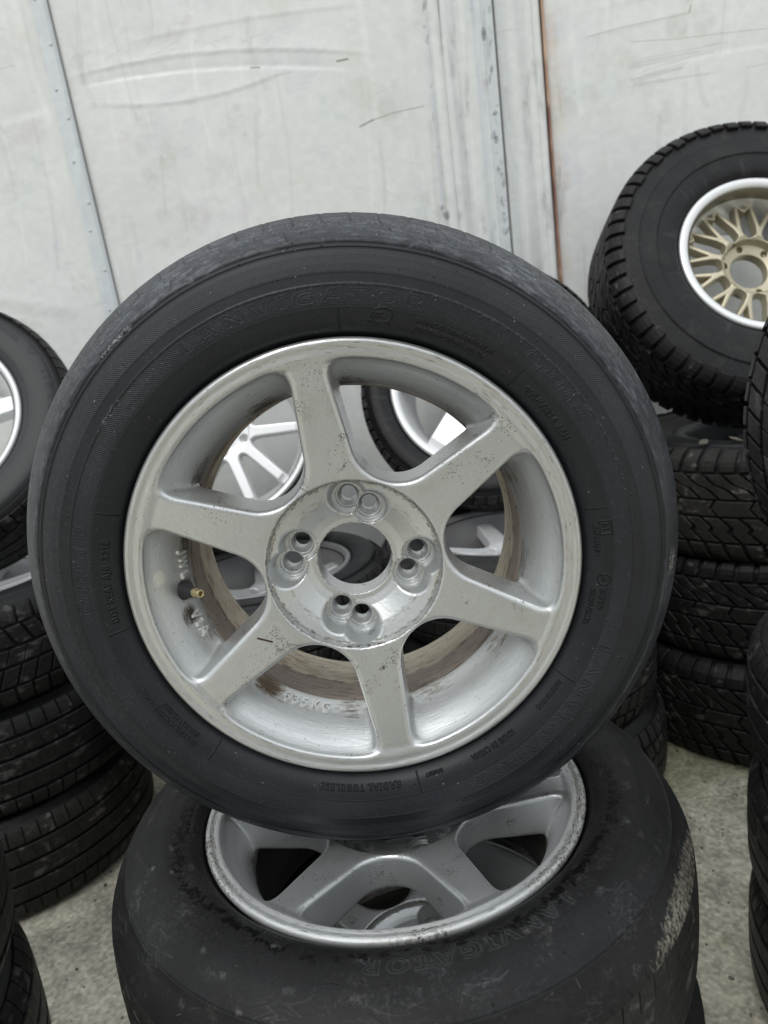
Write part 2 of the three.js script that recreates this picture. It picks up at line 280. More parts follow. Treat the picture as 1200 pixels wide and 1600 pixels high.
const treadRubber = new THREE.MeshPhysicalMaterial({ specularIntensity: 0.5, color: new THREE.Color().setRGB(0.78, 0.78, 0.78), map: treadColor, bumpMap: rubberBump, bumpScale: 0.0009, roughness: 0.5 });

const wornTread = new THREE.MeshStandardMaterial({ roughness: 0.78, bumpMap: rubberBump, bumpScale: 0.0007, map: pixelTexture(1024, 1024, (u, v, o) => { const a = fbm(u, v, 8, 5, 44), b = fbm(u, v, 120, 2, 77), s = fbm(u * 0.25, v, 80, 3, 600), L = 58 + (a - 0.5) * 80 + (b - 0.5) * 44 - sstep(0.55, 0.72, s) * 34; o[0] = L; o[1] = L * 1.005; o[2] = L * 1.02; }, true) });
wornTread.map.repeat.set(2.4, 2.4);
const dustyTread = treadRubber.clone(); dustyTread.color = new THREE.Color().setRGB(1.2, 1.14, 1.05); dustyTread.roughness = 0.62;
const retread = (w, m) => { w.traverse((o) => { if (o.name === 'tread') o.material = m; }); return w; };
function smoothProfile(pts, per) { // Catmull-Rom through the points
  const out = []; const P = (i) => pts[clamp(i, 0, pts.length - 1)];
  for (let i = 0; i < pts.length - 1; i++) for (let k = 0; k < per; k++) {
    const t = k / per, a = P(i - 1), b = P(i), c = P(i + 1), d = P(i + 2);
    out.push([0, 1].map((q) => 0.5 * (2 * b[q] + (c[q] - a[q]) * t + (2 * a[q] - 5 * b[q] + 4 * c[q] - d[q]) * t * t + (3 * b[q] - a[q] - 3 * c[q] + d[q]) * t * t * t)));
  }
  out.push(pts[pts.length - 1]); return out;
}
// carcass of a tyre: lip radius, outer radius, width over the lips, bulge beyond the lip plane, squareness of the shoulder
function carcass(RL, R, W, b, sq = 0) {
  if (sq) { const f = [[RL - 0.018, -0.012], [RL + 0.0015, -0.007], [RL + 0.006, -0.001], [RL + 0.014, b * 0.5], [RL + 0.030, b * 0.82], [RL + 0.050, b * 0.98], [RL + 0.054, b * 1.0], [RL + 0.057, b * 1.22], [RL + 0.061, b * 1.26], [RL + 0.092, b * 1.14], [RL + 0.096, b * 1.1], [RL + 0.099, b * 0.86], [RL + 0.103, b * 0.78], [R - 0.034, b * 0.5], [R - 0.020, 0.002], [R - 0.008, -0.007], [R - 0.0025, -0.018], [R - 0.001, -0.042], [R, -W / 2]]; return smoothProfile(f.concat(f.slice(0, -1).reverse().map(([r, z]) => [r, -W - z])), 4); }
  const h = R - RL, f = [[RL - 0.018, -0.012], [RL + 0.0015, -0.007], [RL + 0.006, -0.001], [RL + 0.018, b * 0.62], [RL + 0.42 * h, b], [RL + 0.66 * h, b * 0.8], [R - 0.024 + 0.004 * sq, -0.001 + 0.003 * sq], [R - 0.012 + 0.004 * sq, -0.010 + 0.003 * sq], [R - 0.0045 + 0.002 * sq, -0.024 + 0.006 * sq], [R - 0.001, -0.042], [R, -W / 2]];
  const back = f.slice(0, -1).reverse().map(([r, z]) => [r, -W - z]);
  return smoothProfile(f.concat(back), 4);
}
function pathFrom(prof, rMin) { // the tread path: the run of the profile above rMin, by arc length about its middle
  const p = prof.filter(([r]) => r >= rMin), s = [0]; for (let i = 1; i < p.length; i++) s.push(s[i - 1] + Math.hypot(p[i][0] - p[i - 1][0], p[i][1] - p[i - 1][1]));
  const L = s[s.length - 1];
  return { S: L / 2, R: Math.max(...p.map((q) => q[0])), at(x) { x = clamp(x + L / 2, 0, L); let i = 1; while (i < p.length - 1 && s[i] < x) i++; const t = (x - s[i - 1]) / (s[i] - s[i - 1] || 1), a = p[i - 1], b = p[i], dr = b[0] - a[0], dz = b[1] - a[1], l = Math.hypot(dr, dz) || 1; return [a[0] + dr * t, a[1] + dz * t, -dz / l, dr / l]; } };
}
// one raised tread block between s0..s1 across and u0(s)..u1(s) around (metres)
function block(out, path, s0, s1, u0, u1, depth, ch = 0.0012, ns = 2, nu = 2, chU = ch) {
  const grid = (ds, du, d) => { const g = []; for (let i = 0; i <= ns; i++) { const s = s0 + ds + (s1 - s0 - 2 * ds) * i / ns, [r, z, nr, nz] = path.at(s), a = u0(s) + du, b = u1(s) - du; const row = []; for (let j = 0; j <= nu; j++) { const th = (a + (b - a) * j / nu) / path.R, rr_ = r + nr * d, zz = z + nz * d; row.push([rr_ * Math.cos(th), rr_ * Math.sin(th), zz, th * path.R, s]); } g.push(row); } return g; };
  const base = grid(0, 0, -0.0015), rim = grid(0, 0, depth - ch), top = grid(ch, chU, depth);
  const q = (a, b, c, d) => { out.push(a, c, b, b, c, d); };
  for (let i = 0; i < ns; i++) for (let j = 0; j < nu; j++) q(top[i][j], top[i][j + 1], top[i + 1][j], top[i + 1][j + 1]);
  const loop = (g) => { const l = []; for (let j = 0; j < nu; j++) l.push(g[0][j]); for (let i = 0; i < ns; i++) l.push(g[i][nu]); for (let j = nu; j > 0; j--) l.push(g[ns][j]); for (let i = ns; i > 0; i--) l.push(g[i][0]); return l; };
  const A = loop(base), Bq = loop(rim), Cq = loop(top), n = A.length;
  for (let k = 0; k < n; k++) { const m = (k + 1) % n; q(A[k], A[m], Bq[k], Bq[m]); q(Bq[k], Bq[m], Cq[k], Cq[m]); }
}
function blockGeo(out) {
  const p = new Float32Array(out.length * 3), u = new Float32Array(out.length * 2); out.forEach((v, i) => { p[i * 3] = v[0]; p[i * 3 + 1] = v[1]; p[i * 3 + 2] = v[2]; u[i * 2] = v[3]; u[i * 2 + 1] = v[4]; });
  const g = new THREE.BufferGeometry(); g.setAttribute('position', new THREE.BufferAttribute(p, 3)); g.setAttribute('uv', new THREE.BufferAttribute(u, 2)); g.computeVertexNormals(); return g;
}
function ribTread(path, pitches, depth, kind) {
  const out = [], C = 2 * Math.PI * path.R, P = C / pitches, S = path.S, g = 0.0032;
  const ribs = kind === 'bald' ? [[-0.99, -0.605], [-0.6, -0.205], [-0.2, 0.2], [0.205, 0.60], [0.605, 0.99]] : kind === 'plain' ? [[-0.98, -0.66], [-0.585, -0.25], [-0.17, 0.17], [0.25, 0.585], [0.66, 0.98]] : [[-0.98, -0.64], [-0.58, -0.22], [-0.15, 0.15], [0.22, 0.58], [0.64, 0.98]];
  for (let k = 0; k < pitches; k++) ribs.forEach(([a, b], r) => {
    const o = k * P + (r % 2) * P * 0.4, side = r === 0 || r === 4, mid = r === 2;
    const slit = kind === 'bald' ? (side ? 0.0004 : 0.00001) : kind === 'plain' ? (side ? 0.0013 : mid ? 0.0002 : 0.00045) : (side ? 0.0030 : mid ? 0.0012 : 0.0026), sl = kind === 'plain' ? 0.18 : 0.42, cu = side ? 0 : (r < 2 ? 1 : -1) * sl;
    const f = (s) => o + cu * (s - (a + b) / 2 * S) + (side && kind !== 'plain' ? 40 * Math.pow(s - (r ? a : b) * S, 2) * 0.12 : 0);
    block(out, path, a * S, b * S, (s) => f(s) + slit, (s) => f(s) + P - slit, depth, 0.0009, side ? 4 : 2, 1, kind === 'cut' ? 0.0009 : side ? 0.0005 : 0.00012);
    if (side && kind === 'plain') { /* slits on the shoulder stay short */ }
  });
  return blockGeo(out);
}
function offroadTread(path, pitches, depth) {
  const out = [], C = 2 * Math.PI * path.R, P = C / pitches, S = path.S;
  for (let k = 0; k < pitches; k++) {
    const o = k * P, alt = k % 2;
    for (const sd of [-1, 1]) { // shoulder lugs wrap on to the sidewall
      const e = sd * S * (alt ? 0.985 : 0.95), i0 = sd * S * 0.60;
      const f = (s) => o + (sd > 0 ? P * 0.33 : 0) + 3.2 * Math.pow(Math.abs(s) - 0.60 * S, 2) * sd + 0.25 * (Math.abs(s) - 0.6 * S);
      block(out, path, Math.min(e, i0), Math.max(e, i0), (s) => f(s) + 0.0040, (s) => f(s) + P * 0.97 - 0.0040, depth, 0.0018, 5, 2);
      const a = 0.56 * S, b = 0.16 * S, sl = 1.05; // slanted intermediate blocks with a kinked edge
      const h = (s) => o + P * 0.2 + sl * (s - sd * 0.36 * S) + (sd > 0 ? P * 0.5 : 0) + (Math.abs(s) > 0.38 * S ? -0.008 : 0.007);
      block(out, path, Math.min(sd * a, sd * b), Math.max(sd * a, sd * b), (s) => h(s) + 0.0042, (s) => h(s) + P - 0.0042, depth, 0.0014, 5, 2);
    }
    const w = (s) => o + (s > 0 ? 0.01 : -0.012); // wavy centre rib
    if (!alt) block(out, path, -0.125 * S, 0.125 * S, (s) => w(s) + 0.001 - 0.5 * s, (s) => w(s) + 2 * P - 0.0035 - 0.5 * s, depth, 0.0014, 2, 5);
  }
  return blockGeo(out);
}

// ---------------------------------------------------------------- the lettered tyre of the two front wheels
const LM = 0.36, PX = 1024 / LM; // canvas pixels per metre
const mainProfile = (() => {
  const guard = (f) => { const o = [f[0]]; for (let i = 1; i < f.length; i++) { const a = f[i - 1], b = f[i], l = Math.hypot(b[0] - a[0], b[1] - a[1]); if (l > 0.0022) for (const t of [0.0004 / l, 1 - 0.0004 / l]) o.push([a[0] + (b[0] - a[0]) * t, a[1] + (b[1] - a[1]) * t]); o.push(b); } return o; };
  const f = [[0.176, -0.016], [0.1935, -0.013], [0.1965, -0.009], [0.1985, -0.0045], [0.2015, 0.0005], [0.206, 0.0042], [0.211, 0.0066], [0.2165, 0.0084], [0.2172, 0.0086], [0.2176, 0.0089], [0.2183, 0.0089], [0.2188, 0.0088], [0.226, 0.0100], [0.2335, 0.0105], [0.2340, 0.0111], [0.2350, 0.0111], [0.2356, 0.0105], [0.2425, 0.0095], [0.2432, 0.0097], [0.250, 0.0075], [0.2572, 0.0042], [0.2576, 0.0037], [0.2600, 0.0022], [0.2606, 0.0009], [0.2616, 0.0005], [0.2622, 0.0012], [0.2634, 0.0003], [0.2640, -0.0011], [0.2651, -0.0017], [0.2658, -0.0012], [0.2702, -0.0050], [0.2757, -0.0112], [0.2809, -0.0185], [0.2859, -0.0262], [0.2890, -0.0330], [0.2907, -0.0375]];
  return f.slice(0, 7).concat(guard(f.slice(7, 30)), f.slice(30));
})();
const lowProfile = [[0.176, -0.016], [0.1935, -0.013], [0.1965, -0.009], [0.1985, -0.0045], [0.2015, 0.0005], [0.206, 0.0042], [0.211, 0.0066], [0.2172, 0.0086], [0.226, 0.0100], [0.2345, 0.0104], [0.2425, 0.0096], [0.250, 0.0077], [0.2572, 0.0045], [0.2630, 0.0009], [0.2690, -0.0036], [0.2714, -0.0056], [0.2718, -0.0052], [0.2728, -0.0059], [0.2732, -0.0077], [0.2770, -0.0122], [0.2811, -0.0185], [0.2859, -0.0262], [0.2890, -0.0330], [0.2907, -0.0375]];
const mainTreadBase = [[0.2907, -0.0375], [0.2916, -0.042], [0.2924, -0.050], [0.2934, -0.067], [0.2937, -0.086], [0.2934, -0.105], [0.2924, -0.122], [0.2916, -0.130], [0.2907, -0.1345]];
const LT = (() => { const t = [[0, 0.0], [0.176, 0.176]]; let L = 0.176; for (let i = 1; i < mainProfile.length; i++) { const a = mainProfile[i - 1], b = mainProfile[i]; L += Math.hypot(b[0] - a[0], b[1] - a[1]); if (b[0] > t[t.length - 1][0]) t.push([b[0], L]); } t.push([0.32, L + 0.031]); return t; })();
const Lr = (r) => lerpPts(LT, r); // distance along the rubber that belongs to a radius
function arcText(g, str, degStart, rad, size, font, style, spacing = 1) {
  rad = Lr(rad); // tops outwards, read clockwise; degStart is the angle of the first letter
  g.font = `${font} ${size * PX}px sans-serif`; let a = degStart * D2R;
  for (const ch of str) {
    const w = g.measureText(ch).width / PX * spacing; a -= w / 2 / rad;
    g.save(); g.translate(1024 + rad * PX * Math.cos(a), 1024 - rad * PX * Math.sin(a)); g.rotate(Math.PI / 2 - a); g.textAlign = 'center'; g.textBaseline = 'middle';
    if (style.stretch) g.scale(style.stretch, 1);
    if (style.fill) { g.fillStyle = style.fill; g.fillText(ch, 0, 0); } if (style.stroke) { g.strokeStyle = style.stroke; g.lineWidth = style.lw || 2; g.strokeText(ch, 0, 0); }
    g.restore(); a -= w / 2 / rad;
  }
  return a / D2R;
}
const ringPt = (r, deg) => { const L = Lr(r) * PX; return [1024 + L * Math.cos(deg * D2R), 1024 - L * Math.sin(deg * D2R)]; };
function ribbing(g, r0, r1, mode, col, lw, step, d0 = 0, d1 = 360) {
  g.strokeStyle = col; g.lineWidth = lw; const da = step / r0 / D2R, k = (r1 - r0) / r0 / D2R;
  for (let a = d0; a < d1; a += da) { g.beginPath(); if (mode === 'herring') { g.moveTo(...ringPt(r0, a)); g.lineTo(...ringPt((r0 + r1) / 2, a + k * 0.5)); g.lineTo(...ringPt(r1, a)); } else if (mode === 'slant') { g.moveTo(...ringPt(r0, a)); g.lineTo(...ringPt(r1, a + k * 0.9)); } else { g.moveTo(...ringPt(r0, a)); g.lineTo(...ringPt(r1, a)); } g.stroke(); }
}
function drawSidewallRelief(g, worn) {
  g.fillStyle = 'rgb(110,110,110)'; g.fillRect(0, 0, 2048, 2048);
  const c1 = worn ? 'rgba(140,140,140,.5)' : 'rgba(150,150,150,.6)';
  ribbing(g, 0.2440, 0.2566, 'herring', c1, 2.4, 0.0021); // outer herringbone ring
  ribbing(g, 0.2194, 0.2334, 'slant', c1, 2.4, 0.0020);   // band behind the big letters
  const raise = { fill: 'rgb(235,235,235)' }, big = { fill: worn ? 'rgb(138,138,138)' : 'rgb(112,112,112)', stroke: worn ? 'rgb(172,172,172)' : 'rgb(140,140,140)', lw: worn ? 4 : 2.6 };
  arcText(g, 'LANVIGATOR', 119, 0.2264, 0.0135, 'bold', { ...big, stretch: 2.1 }, 2.5);
  worn ? arcText(g, 'LANVIGATOR', -23, 0.2290, 0.0185, 'bold', { ...big, stretch: 1.5 }, 1.64) : arcText(g, 'LANVIGATOR', -23, 0.2264, 0.0135, 'bold', { ...big, stretch: 1.9 }, 2.25);
  arcText(g, 'CatchGre', 47, 0.2275, 0.013, 'italic bold', { fill: 'rgb(112,112,112)', stroke: 'rgb(142,142,142)', lw: 2.6 }, 1.3);
  arcText(g, 'CatchGre', -178, 0.2275, 0.0135, 'italic bold', { fill: 'rgb(112,112,112)', stroke: 'rgb(146,146,146)', lw: 2.6 }, 1.4);
  arcText(g, '195/60R14  86H', 41.5, 0.2078, 0.0088, 'bold', raise, 0.9);
  arcText(g, 'DOT KEAF AJB  3218', -175.2, 0.2074, 0.0084, 'bold', raise, 1.0);
  arcText(g, 'RADIAL TUBELESS', -85.5, 0.2066, 0.0084, 'bold', raise, 1.12);
  arcText(g, 'MADE IN CHINA', -53.5, 0.2060, 0.0066, 'bold', raise, 0.95); arcText(g, '6410077', -74.5, 0.2050, 0.0044, 'bold', raise, 1);
  arcText(g, 'STANDARD RIM 6J', -36, 0.2065, 0.0048, 'bold', raise, 0.85);
  arcText(g, 'MAX LOAD 530KG 1168 LBS AT', 69.2, 0.2135, 0.0047, 'bold', raise, 1.02); arcText(g, '300KPA (44 PSI) MAX. PRESS.', 69.5, 0.2076, 0.0047, 'bold', raise, 0.98);
  arcText(g, 'F000350', 79.5, 0.2070, 0.0044, 'bold', raise, 1.1);
  arcText(g, 'TREAD 2 STEEL + 1 POLYESTER + 1 NYLON', -139, 0.2128, 0.0047, 'bold', raise, 0.8); arcText(g, 'SIDEWALL 1 POLYESTER', -140, 0.2066, 0.0047, 'bold', raise, 0.86);
  arcText(g, '0251992 S', 4.6, 0.2060, 0.0062, 'bold', raise, 0.85); arcText(g, '0249196', -10.5, 0.2122, 0.0060, 'bold', raise, 0.85); arcText(g, '023661 S2WR2', -11, 0.2050, 0.0060, 'bold', raise, 0.85);
  arcText(g, 'E4', 5.2, 0.2135, 0.0066, 'bold', raise, 1);
  g.strokeStyle = 'rgb(215,215,215)'; g.lineWidth = 3;
  { const [x, y] = ringPt(0.2135, 4.0); g.save(); g.translate(x, y); g.rotate(Math.PI / 2 - 4 * D2R); g.strokeRect(-17, -14, 34, 28); g.restore(); }
  { const [x, y] = ringPt(0.2118, -8.4); g.beginPath(); g.arc(x, y, 15, 0, 7); g.stroke(); arcText(g, 'e4', -7.2, 0.2118, 0.0058, 'bold', raise, 0.9); }
  { const [x, y] = ringPt(0.2128, 76.4); g.beginPath(); g.ellipse(x, y, 24, 17, 0, 0, 7); g.stroke(); arcText(g, 'CCC', 78.6, 0.2128, 0.0056, 'bold', raise, 0.85); }
  g.lineWidth = 2.6; for (const d of [44.6, 8.7, 85.4, -173, -134.5, -81.2, -34.4, 158]) { g.beginPath(); g.moveTo(...ringPt(0.2008, d)); g.lineTo(...ringPt(0.2174, d)); g.stroke(); }
  if (!worn) { g.strokeStyle = 'rgb(30,30,30)'; for (let d = 0; d < 360; d += 4.6) { g.lineWidth = 4; g.beginPath(); g.moveTo(...ringPt(0.2815 + (d % 9.2 < 4 ? 0.004 : 0), d)); g.lineTo(...ringPt(0.2907, d + 0.5)); g.stroke(); } } else { g.strokeStyle = 'rgb(40,40,40)'; for (let d = -30; d < 50; d += 4.4) { g.lineWidth = 5; g.beginPath(); g.moveTo(...ringPt(0.2875, d)); g.lineTo(...ringPt(0.2915, d + 0.8)); g.stroke(); } }
  for (let i = 0; i < 90; i++) { const [x, y] = ringPt(rr(0.2, 0.27), rr(0, 360)); g.fillStyle = 'rgb(190,190,190)'; g.beginPath(); g.arc(x, y, rr(1, 2.2), 0, 7); g.fill(); } // vent stubs
}
const sideBumpMain = canvasTexture(2048, 2048, (g) => { drawSidewallRelief(g, false); }, false);
const sideColorMain = canvasTexture(2048, 2048, (g, w, h) => {
  g.fillStyle = 'rgb(35,37,40)'; g.fillRect(0, 0, w, h);
  ribbing(g, 0.2440, 0.2566, 'herring', 'rgba(80,84,92,.30)', 2.2, 0.0021); ribbing(g, 0.2194, 0.2334, 'slant', 'rgba(76,80,86,.28)', 2.2, 0.0020); // dust caught on the fine ribs
  // the shoulder is scuffed grey outside the grooves, heaviest on top and upper right; bottom painted darker as shade
  g.strokeStyle = 'rgb(46,48,51)'; g.lineWidth = (Lr(0.2907) + 0.02 - Lr(0.2664)) * PX; g.beginPath(); g.arc(1024, 1024, (Lr(0.2664) + Lr(0.2907) + 0.02) / 2 * PX, 0, 7); g.stroke();
  const dust = (r, deg, dr, dd, n, a, c = '150,150,146') => { for (let i = 0; i < n; i++) { const q = r + dr * (rnd() + rnd() - 1), [x, y] = ringPt(q, deg + dd * (rnd() + rnd() - 1)); g.fillStyle = `rgba(${c},${rr(0.2, 1) * a})`; g.beginPath(); g.ellipse(x, y, rr(0.6, 3.4), rr(0.5, 1.6), rr(0, 6), 0, 7); g.fill(); } };
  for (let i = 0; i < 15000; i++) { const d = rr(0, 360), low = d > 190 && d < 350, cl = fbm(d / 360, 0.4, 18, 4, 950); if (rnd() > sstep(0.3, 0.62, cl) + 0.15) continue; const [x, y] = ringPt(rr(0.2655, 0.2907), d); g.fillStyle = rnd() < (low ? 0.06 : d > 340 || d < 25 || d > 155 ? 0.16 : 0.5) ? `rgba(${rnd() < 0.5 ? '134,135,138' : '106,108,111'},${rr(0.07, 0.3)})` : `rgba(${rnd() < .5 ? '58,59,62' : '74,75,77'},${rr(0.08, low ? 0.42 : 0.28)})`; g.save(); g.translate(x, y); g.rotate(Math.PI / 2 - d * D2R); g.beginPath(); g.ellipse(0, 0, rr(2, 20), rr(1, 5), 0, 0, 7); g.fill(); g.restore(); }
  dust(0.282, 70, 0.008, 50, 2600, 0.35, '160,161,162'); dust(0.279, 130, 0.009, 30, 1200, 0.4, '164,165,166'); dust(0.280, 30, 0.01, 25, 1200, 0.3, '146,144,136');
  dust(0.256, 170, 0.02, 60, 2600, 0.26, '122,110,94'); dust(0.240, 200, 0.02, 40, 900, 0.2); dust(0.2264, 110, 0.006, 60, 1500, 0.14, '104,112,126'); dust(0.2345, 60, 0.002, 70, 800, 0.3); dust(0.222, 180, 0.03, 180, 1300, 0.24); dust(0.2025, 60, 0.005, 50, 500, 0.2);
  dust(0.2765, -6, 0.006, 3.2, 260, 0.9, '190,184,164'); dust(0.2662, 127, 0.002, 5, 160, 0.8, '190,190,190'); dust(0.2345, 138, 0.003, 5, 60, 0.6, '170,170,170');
  for (let i = 0; i < 220; i++) { const [x, y] = ringPt(rr(0.2, 0.28), rr(0, 360)); g.fillStyle = `rgba(190,190,186,${rr(0.3, 0.9)})`; g.fillRect(x, y, rr(1, 3.2), rr(1, 3.2)); }
  g.strokeStyle = 'rgba(18,18,20,.8)'; for (let i = 0; i < 26; i++) { const d = rr(62, 118), [x, y] = ringPt(rr(0.274, 0.288), d), l = rr(6, 26); g.lineWidth = rr(2, 6); g.beginPath(); g.moveTo(x, y); g.lineTo(x + l * 0.2, y + l); g.stroke(); }
  grain(g, w, h, (u, v) => 0.8 + 0.4 * fbm(u, v, 12, 5, 31) + 0.22 * (fbm(u, v, 340, 2, 3) - 0.5));
}, true);
const sideBumpLow = canvasTexture(2048, 2048, (g) => { drawSidewallRelief(g, true); for (let i = 0; i < 140; i++) { const d = rr(-165, 45), r = rr(0.215, 0.2885), [x, y] = ringPt(r, d); g.strokeStyle = rnd() < 0.5 ? 'rgba(60,60,60,.6)' : 'rgba(150,150,150,.5)'; g.lineWidth = rr(0.8, 2.4); const a = rr(0, 6.3), l = rr(6, 46); g.beginPath(); g.moveTo(x, y); g.lineTo(x + l * Math.cos(a), y + l * Math.sin(a)); g.stroke(); } }, false);
const sideColorLow = canvasTexture(2048, 2048, (g, w, h) => {
  g.fillStyle = 'rgb(29,29,30)'; g.fillRect(0, 0, w, h);
  const blot = (r, d, s, n, c, a0, a1) => { for (let i = 0; i < n; i++) { const [x, y] = ringPt(r + s * 0.5 * (rnd() + rnd() - 1), d + s / r / D2R * (rnd() + rnd() - 1)); g.fillStyle = `rgba(${c},${rr(a0, a1)})`; g.beginPath(); g.ellipse(x, y, rr(1, 8), rr(0.8, 4), rr(0, 6), 0, 7); g.fill(); } };
  for (let i = 0; i < 150; i++) blot(rr(0.205, 0.289), rr(-170, 50), rr(0.004, 0.03), 46, rnd() < 0.6 ? '112,113,114' : '92,86,78', 0.03, 0.13); // patches of dust
  for (let i = 0; i < 40; i++) { const d = rr(-165, 45), r = rr(0.25, 0.288); for (let k = 0; k < 14; k++) { const [x, y] = ringPt(r + rr(-0.005, 0.005), d + rr(-2.5, 2.5)), a = (d + 90) * -D2R + rr(-0.5, 0.5), l = rr(8, 50); g.strokeStyle = `rgba(130,130,128,${rr(0.03, 0.16)})`; g.lineWidth = rr(0.8, 5); g.beginPath(); g.moveTo(x, y); g.lineTo(x + l * Math.cos(a), y + l * Math.sin(a)); g.stroke(); } } // rubbed places
  for (let i = 0; i < 40; i++) { const d = rr(-165, 45), [x, y] = ringPt(rr(0.235, 0.2907), d); g.strokeStyle = `rgba(${rnd() < .62 ? '165,165,160' : '12,12,12'},${rr(0.12, 0.5)})`; g.lineWidth = rr(0.8, 2.6); const a = rr(0, 6.3), l = rr(3, 60) * rnd(); g.beginPath(); g.moveTo(x, y); g.lineTo(x + l * Math.cos(a), y + l * Math.sin(a)); g.stroke(); }
  // black tar marks in a ring round the sidewall
  for (let i = 0; i < 260; i++) { const d = -155 + 190 * rnd(); if (d > -95 && d < -42 && rnd() < 0.6) continue; const r = 0.219 + 0.004 * Math.sin(d * 0.14) + rr(-0.004, 0.004), [x, y] = ringPt(r, d); g.fillStyle = `rgba(4,4,5,${rr(0.6, 0.95)})`; for (let k = 0; k < 5; k++) { g.beginPath(); g.ellipse(x + rr(-9, 9), y + rr(-9, 9), rr(1.5, 9), rr(1.5, 6), rr(0, 6), 0, 7); g.fill(); } }
  g.fillStyle = 'rgba(12,12,12,.75)'; for (let i = 0; i < 600; i++) { const d = rr(-160, 40), [x, y] = ringPt(0.2015 + rr(-0.004, 0.004), d); g.beginPath(); g.ellipse(x, y, rr(1, 7), rr(1, 4), rr(0, 6), 0, 7); g.fill(); }
  // dried light mud on the right shoulder
  for (let i = 0; i < 1500; i++) { const t = rnd() + rnd() - 1, d = -2 + 19 * t, sh = rr(-26, 10), r = 0.2885 - 0.011 * rnd() * (1 - t * t) + rr(0, 0.006), [x, y] = ringPt(r, d); g.fillStyle = `rgba(${118 + sh | 0},${113 + sh | 0},${103 + sh | 0},${rr(0.15, 0.6)})`; g.beginPath(); g.ellipse(x, y, rr(1, 10), rr(1, 6), rr(0, 6), 0, 7); g.fill(); }
  for (let i = 0; i < 90; i++) { const [x, y] = ringPt(rr(0.215, 0.289), rr(-160, 40)); g.fillStyle = `rgba(170,170,166,${rr(0.2, 0.6)})`; g.fillRect(x, y, rr(1, 3), rr(1, 3)); }
  arcText(g, 'LANVIGATOR', -23, 0.2290, 0.0185, 'bold', { stroke: 'rgba(84,85,86,.22)', lw: 5, stretch: 1.5 }, 1.64); // dust held by the worn letter edges
  grain(g, w, h, (u, v) => 0.7 + 0.6 * fbm(u, v, 14, 5, 61) + 0.3 * (fbm(u, v, 300, 2, 13) - 0.5));
}, true);
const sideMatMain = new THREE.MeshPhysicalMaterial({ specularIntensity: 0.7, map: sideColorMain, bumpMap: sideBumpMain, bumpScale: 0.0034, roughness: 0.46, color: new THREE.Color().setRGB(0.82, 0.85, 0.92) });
const sideMatLow = new THREE.MeshPhysicalMaterial({ specularIntensity: 0.45, map: sideColorLow, bumpMap: sideBumpLow, bumpScale: 0.0026, roughness: 0.5 });
const lettered = {
  side: revolve(mainProfile, 320, 'disc', { L0: 0.176, LM }),
  lowSide: revolve(lowProfile, 240, 'disc', { L0: 0.176, LM }),
  back: revolve(lowProfile.map(([r, z]) => [r, -0.172 - z]).reverse(), 160, 'ring', { R: 0.29 }),
  base: revolve(mainTreadBase.map(([r, z]) => [r - 0.0034, z]), 256, 'ring', { R: 0.29 }),
};
const letteredPath = pathFrom(smoothProfile(mainTreadBase.map(([r, z]) => [r - 0.003, z]), 4), 0.2);
lettered.blocks = ribTread(letteredPath, 78, 0.003, 'plain'); lettered.wornBlocks = ribTread(letteredPath, 90, 0.003, 'bald');

// ---------------------------------------------------------------- shared tyres
function tyreKit(RL, R, W, b, sq, depth, tread, seg = 180) {
  const prof = carcass(RL, R - depth, W, b, sq); const path = pathFrom(prof, R - depth - (sq ? 0.03 : 0.016));
  return { geo: revolve(prof, seg, 'ring', { R }), tread: tread(path, depth), RL, R, W };
}
const kits = {
  ribbed: tyreKit(0.195, 0.295, 0.172, 0.0105, 0, 0.006, (p, d) => ribTread(p, 68, d, 'plain')),
  cut: tyreKit(0.195, 0.295, 0.172, 0.0105, 0, 0.007, (p, d) => ribTread(p, 62, d, 'cut')),
  left: tyreKit(0.205, 0.31, 0.198, 0.0105, 0, 0.007, (p, d) => ribTread(p, 66, d, 'plain')),
  leftCut: tyreKit(0.205, 0.31, 0.198, 0.0105, 0, 0.007, (p, d) => ribTread(p, 60, d, 'cut')),
  backA: tyreKit(0.195, 0.28, 0.172, 0.0085, 0, 0.006, (p, d) => ribTread(p, 60, d, 'cut')),
  wide: tyreKit(0.22, 0.3, 0.18, 0.009, 0, 0.006, (p, d) => ribTread(p, 64, d, 'cut')),
  small: tyreKit(0.2, 0.278, 0.165, 0.009, 0, 0.006, (p, d) => ribTread(p, 60, d, 'plain')),
  offroad: tyreKit(0.2, 0.3675, 0.218, 0.0115, 1, 0.010, (p, d) => offroadTread(p, 60, d)),
};

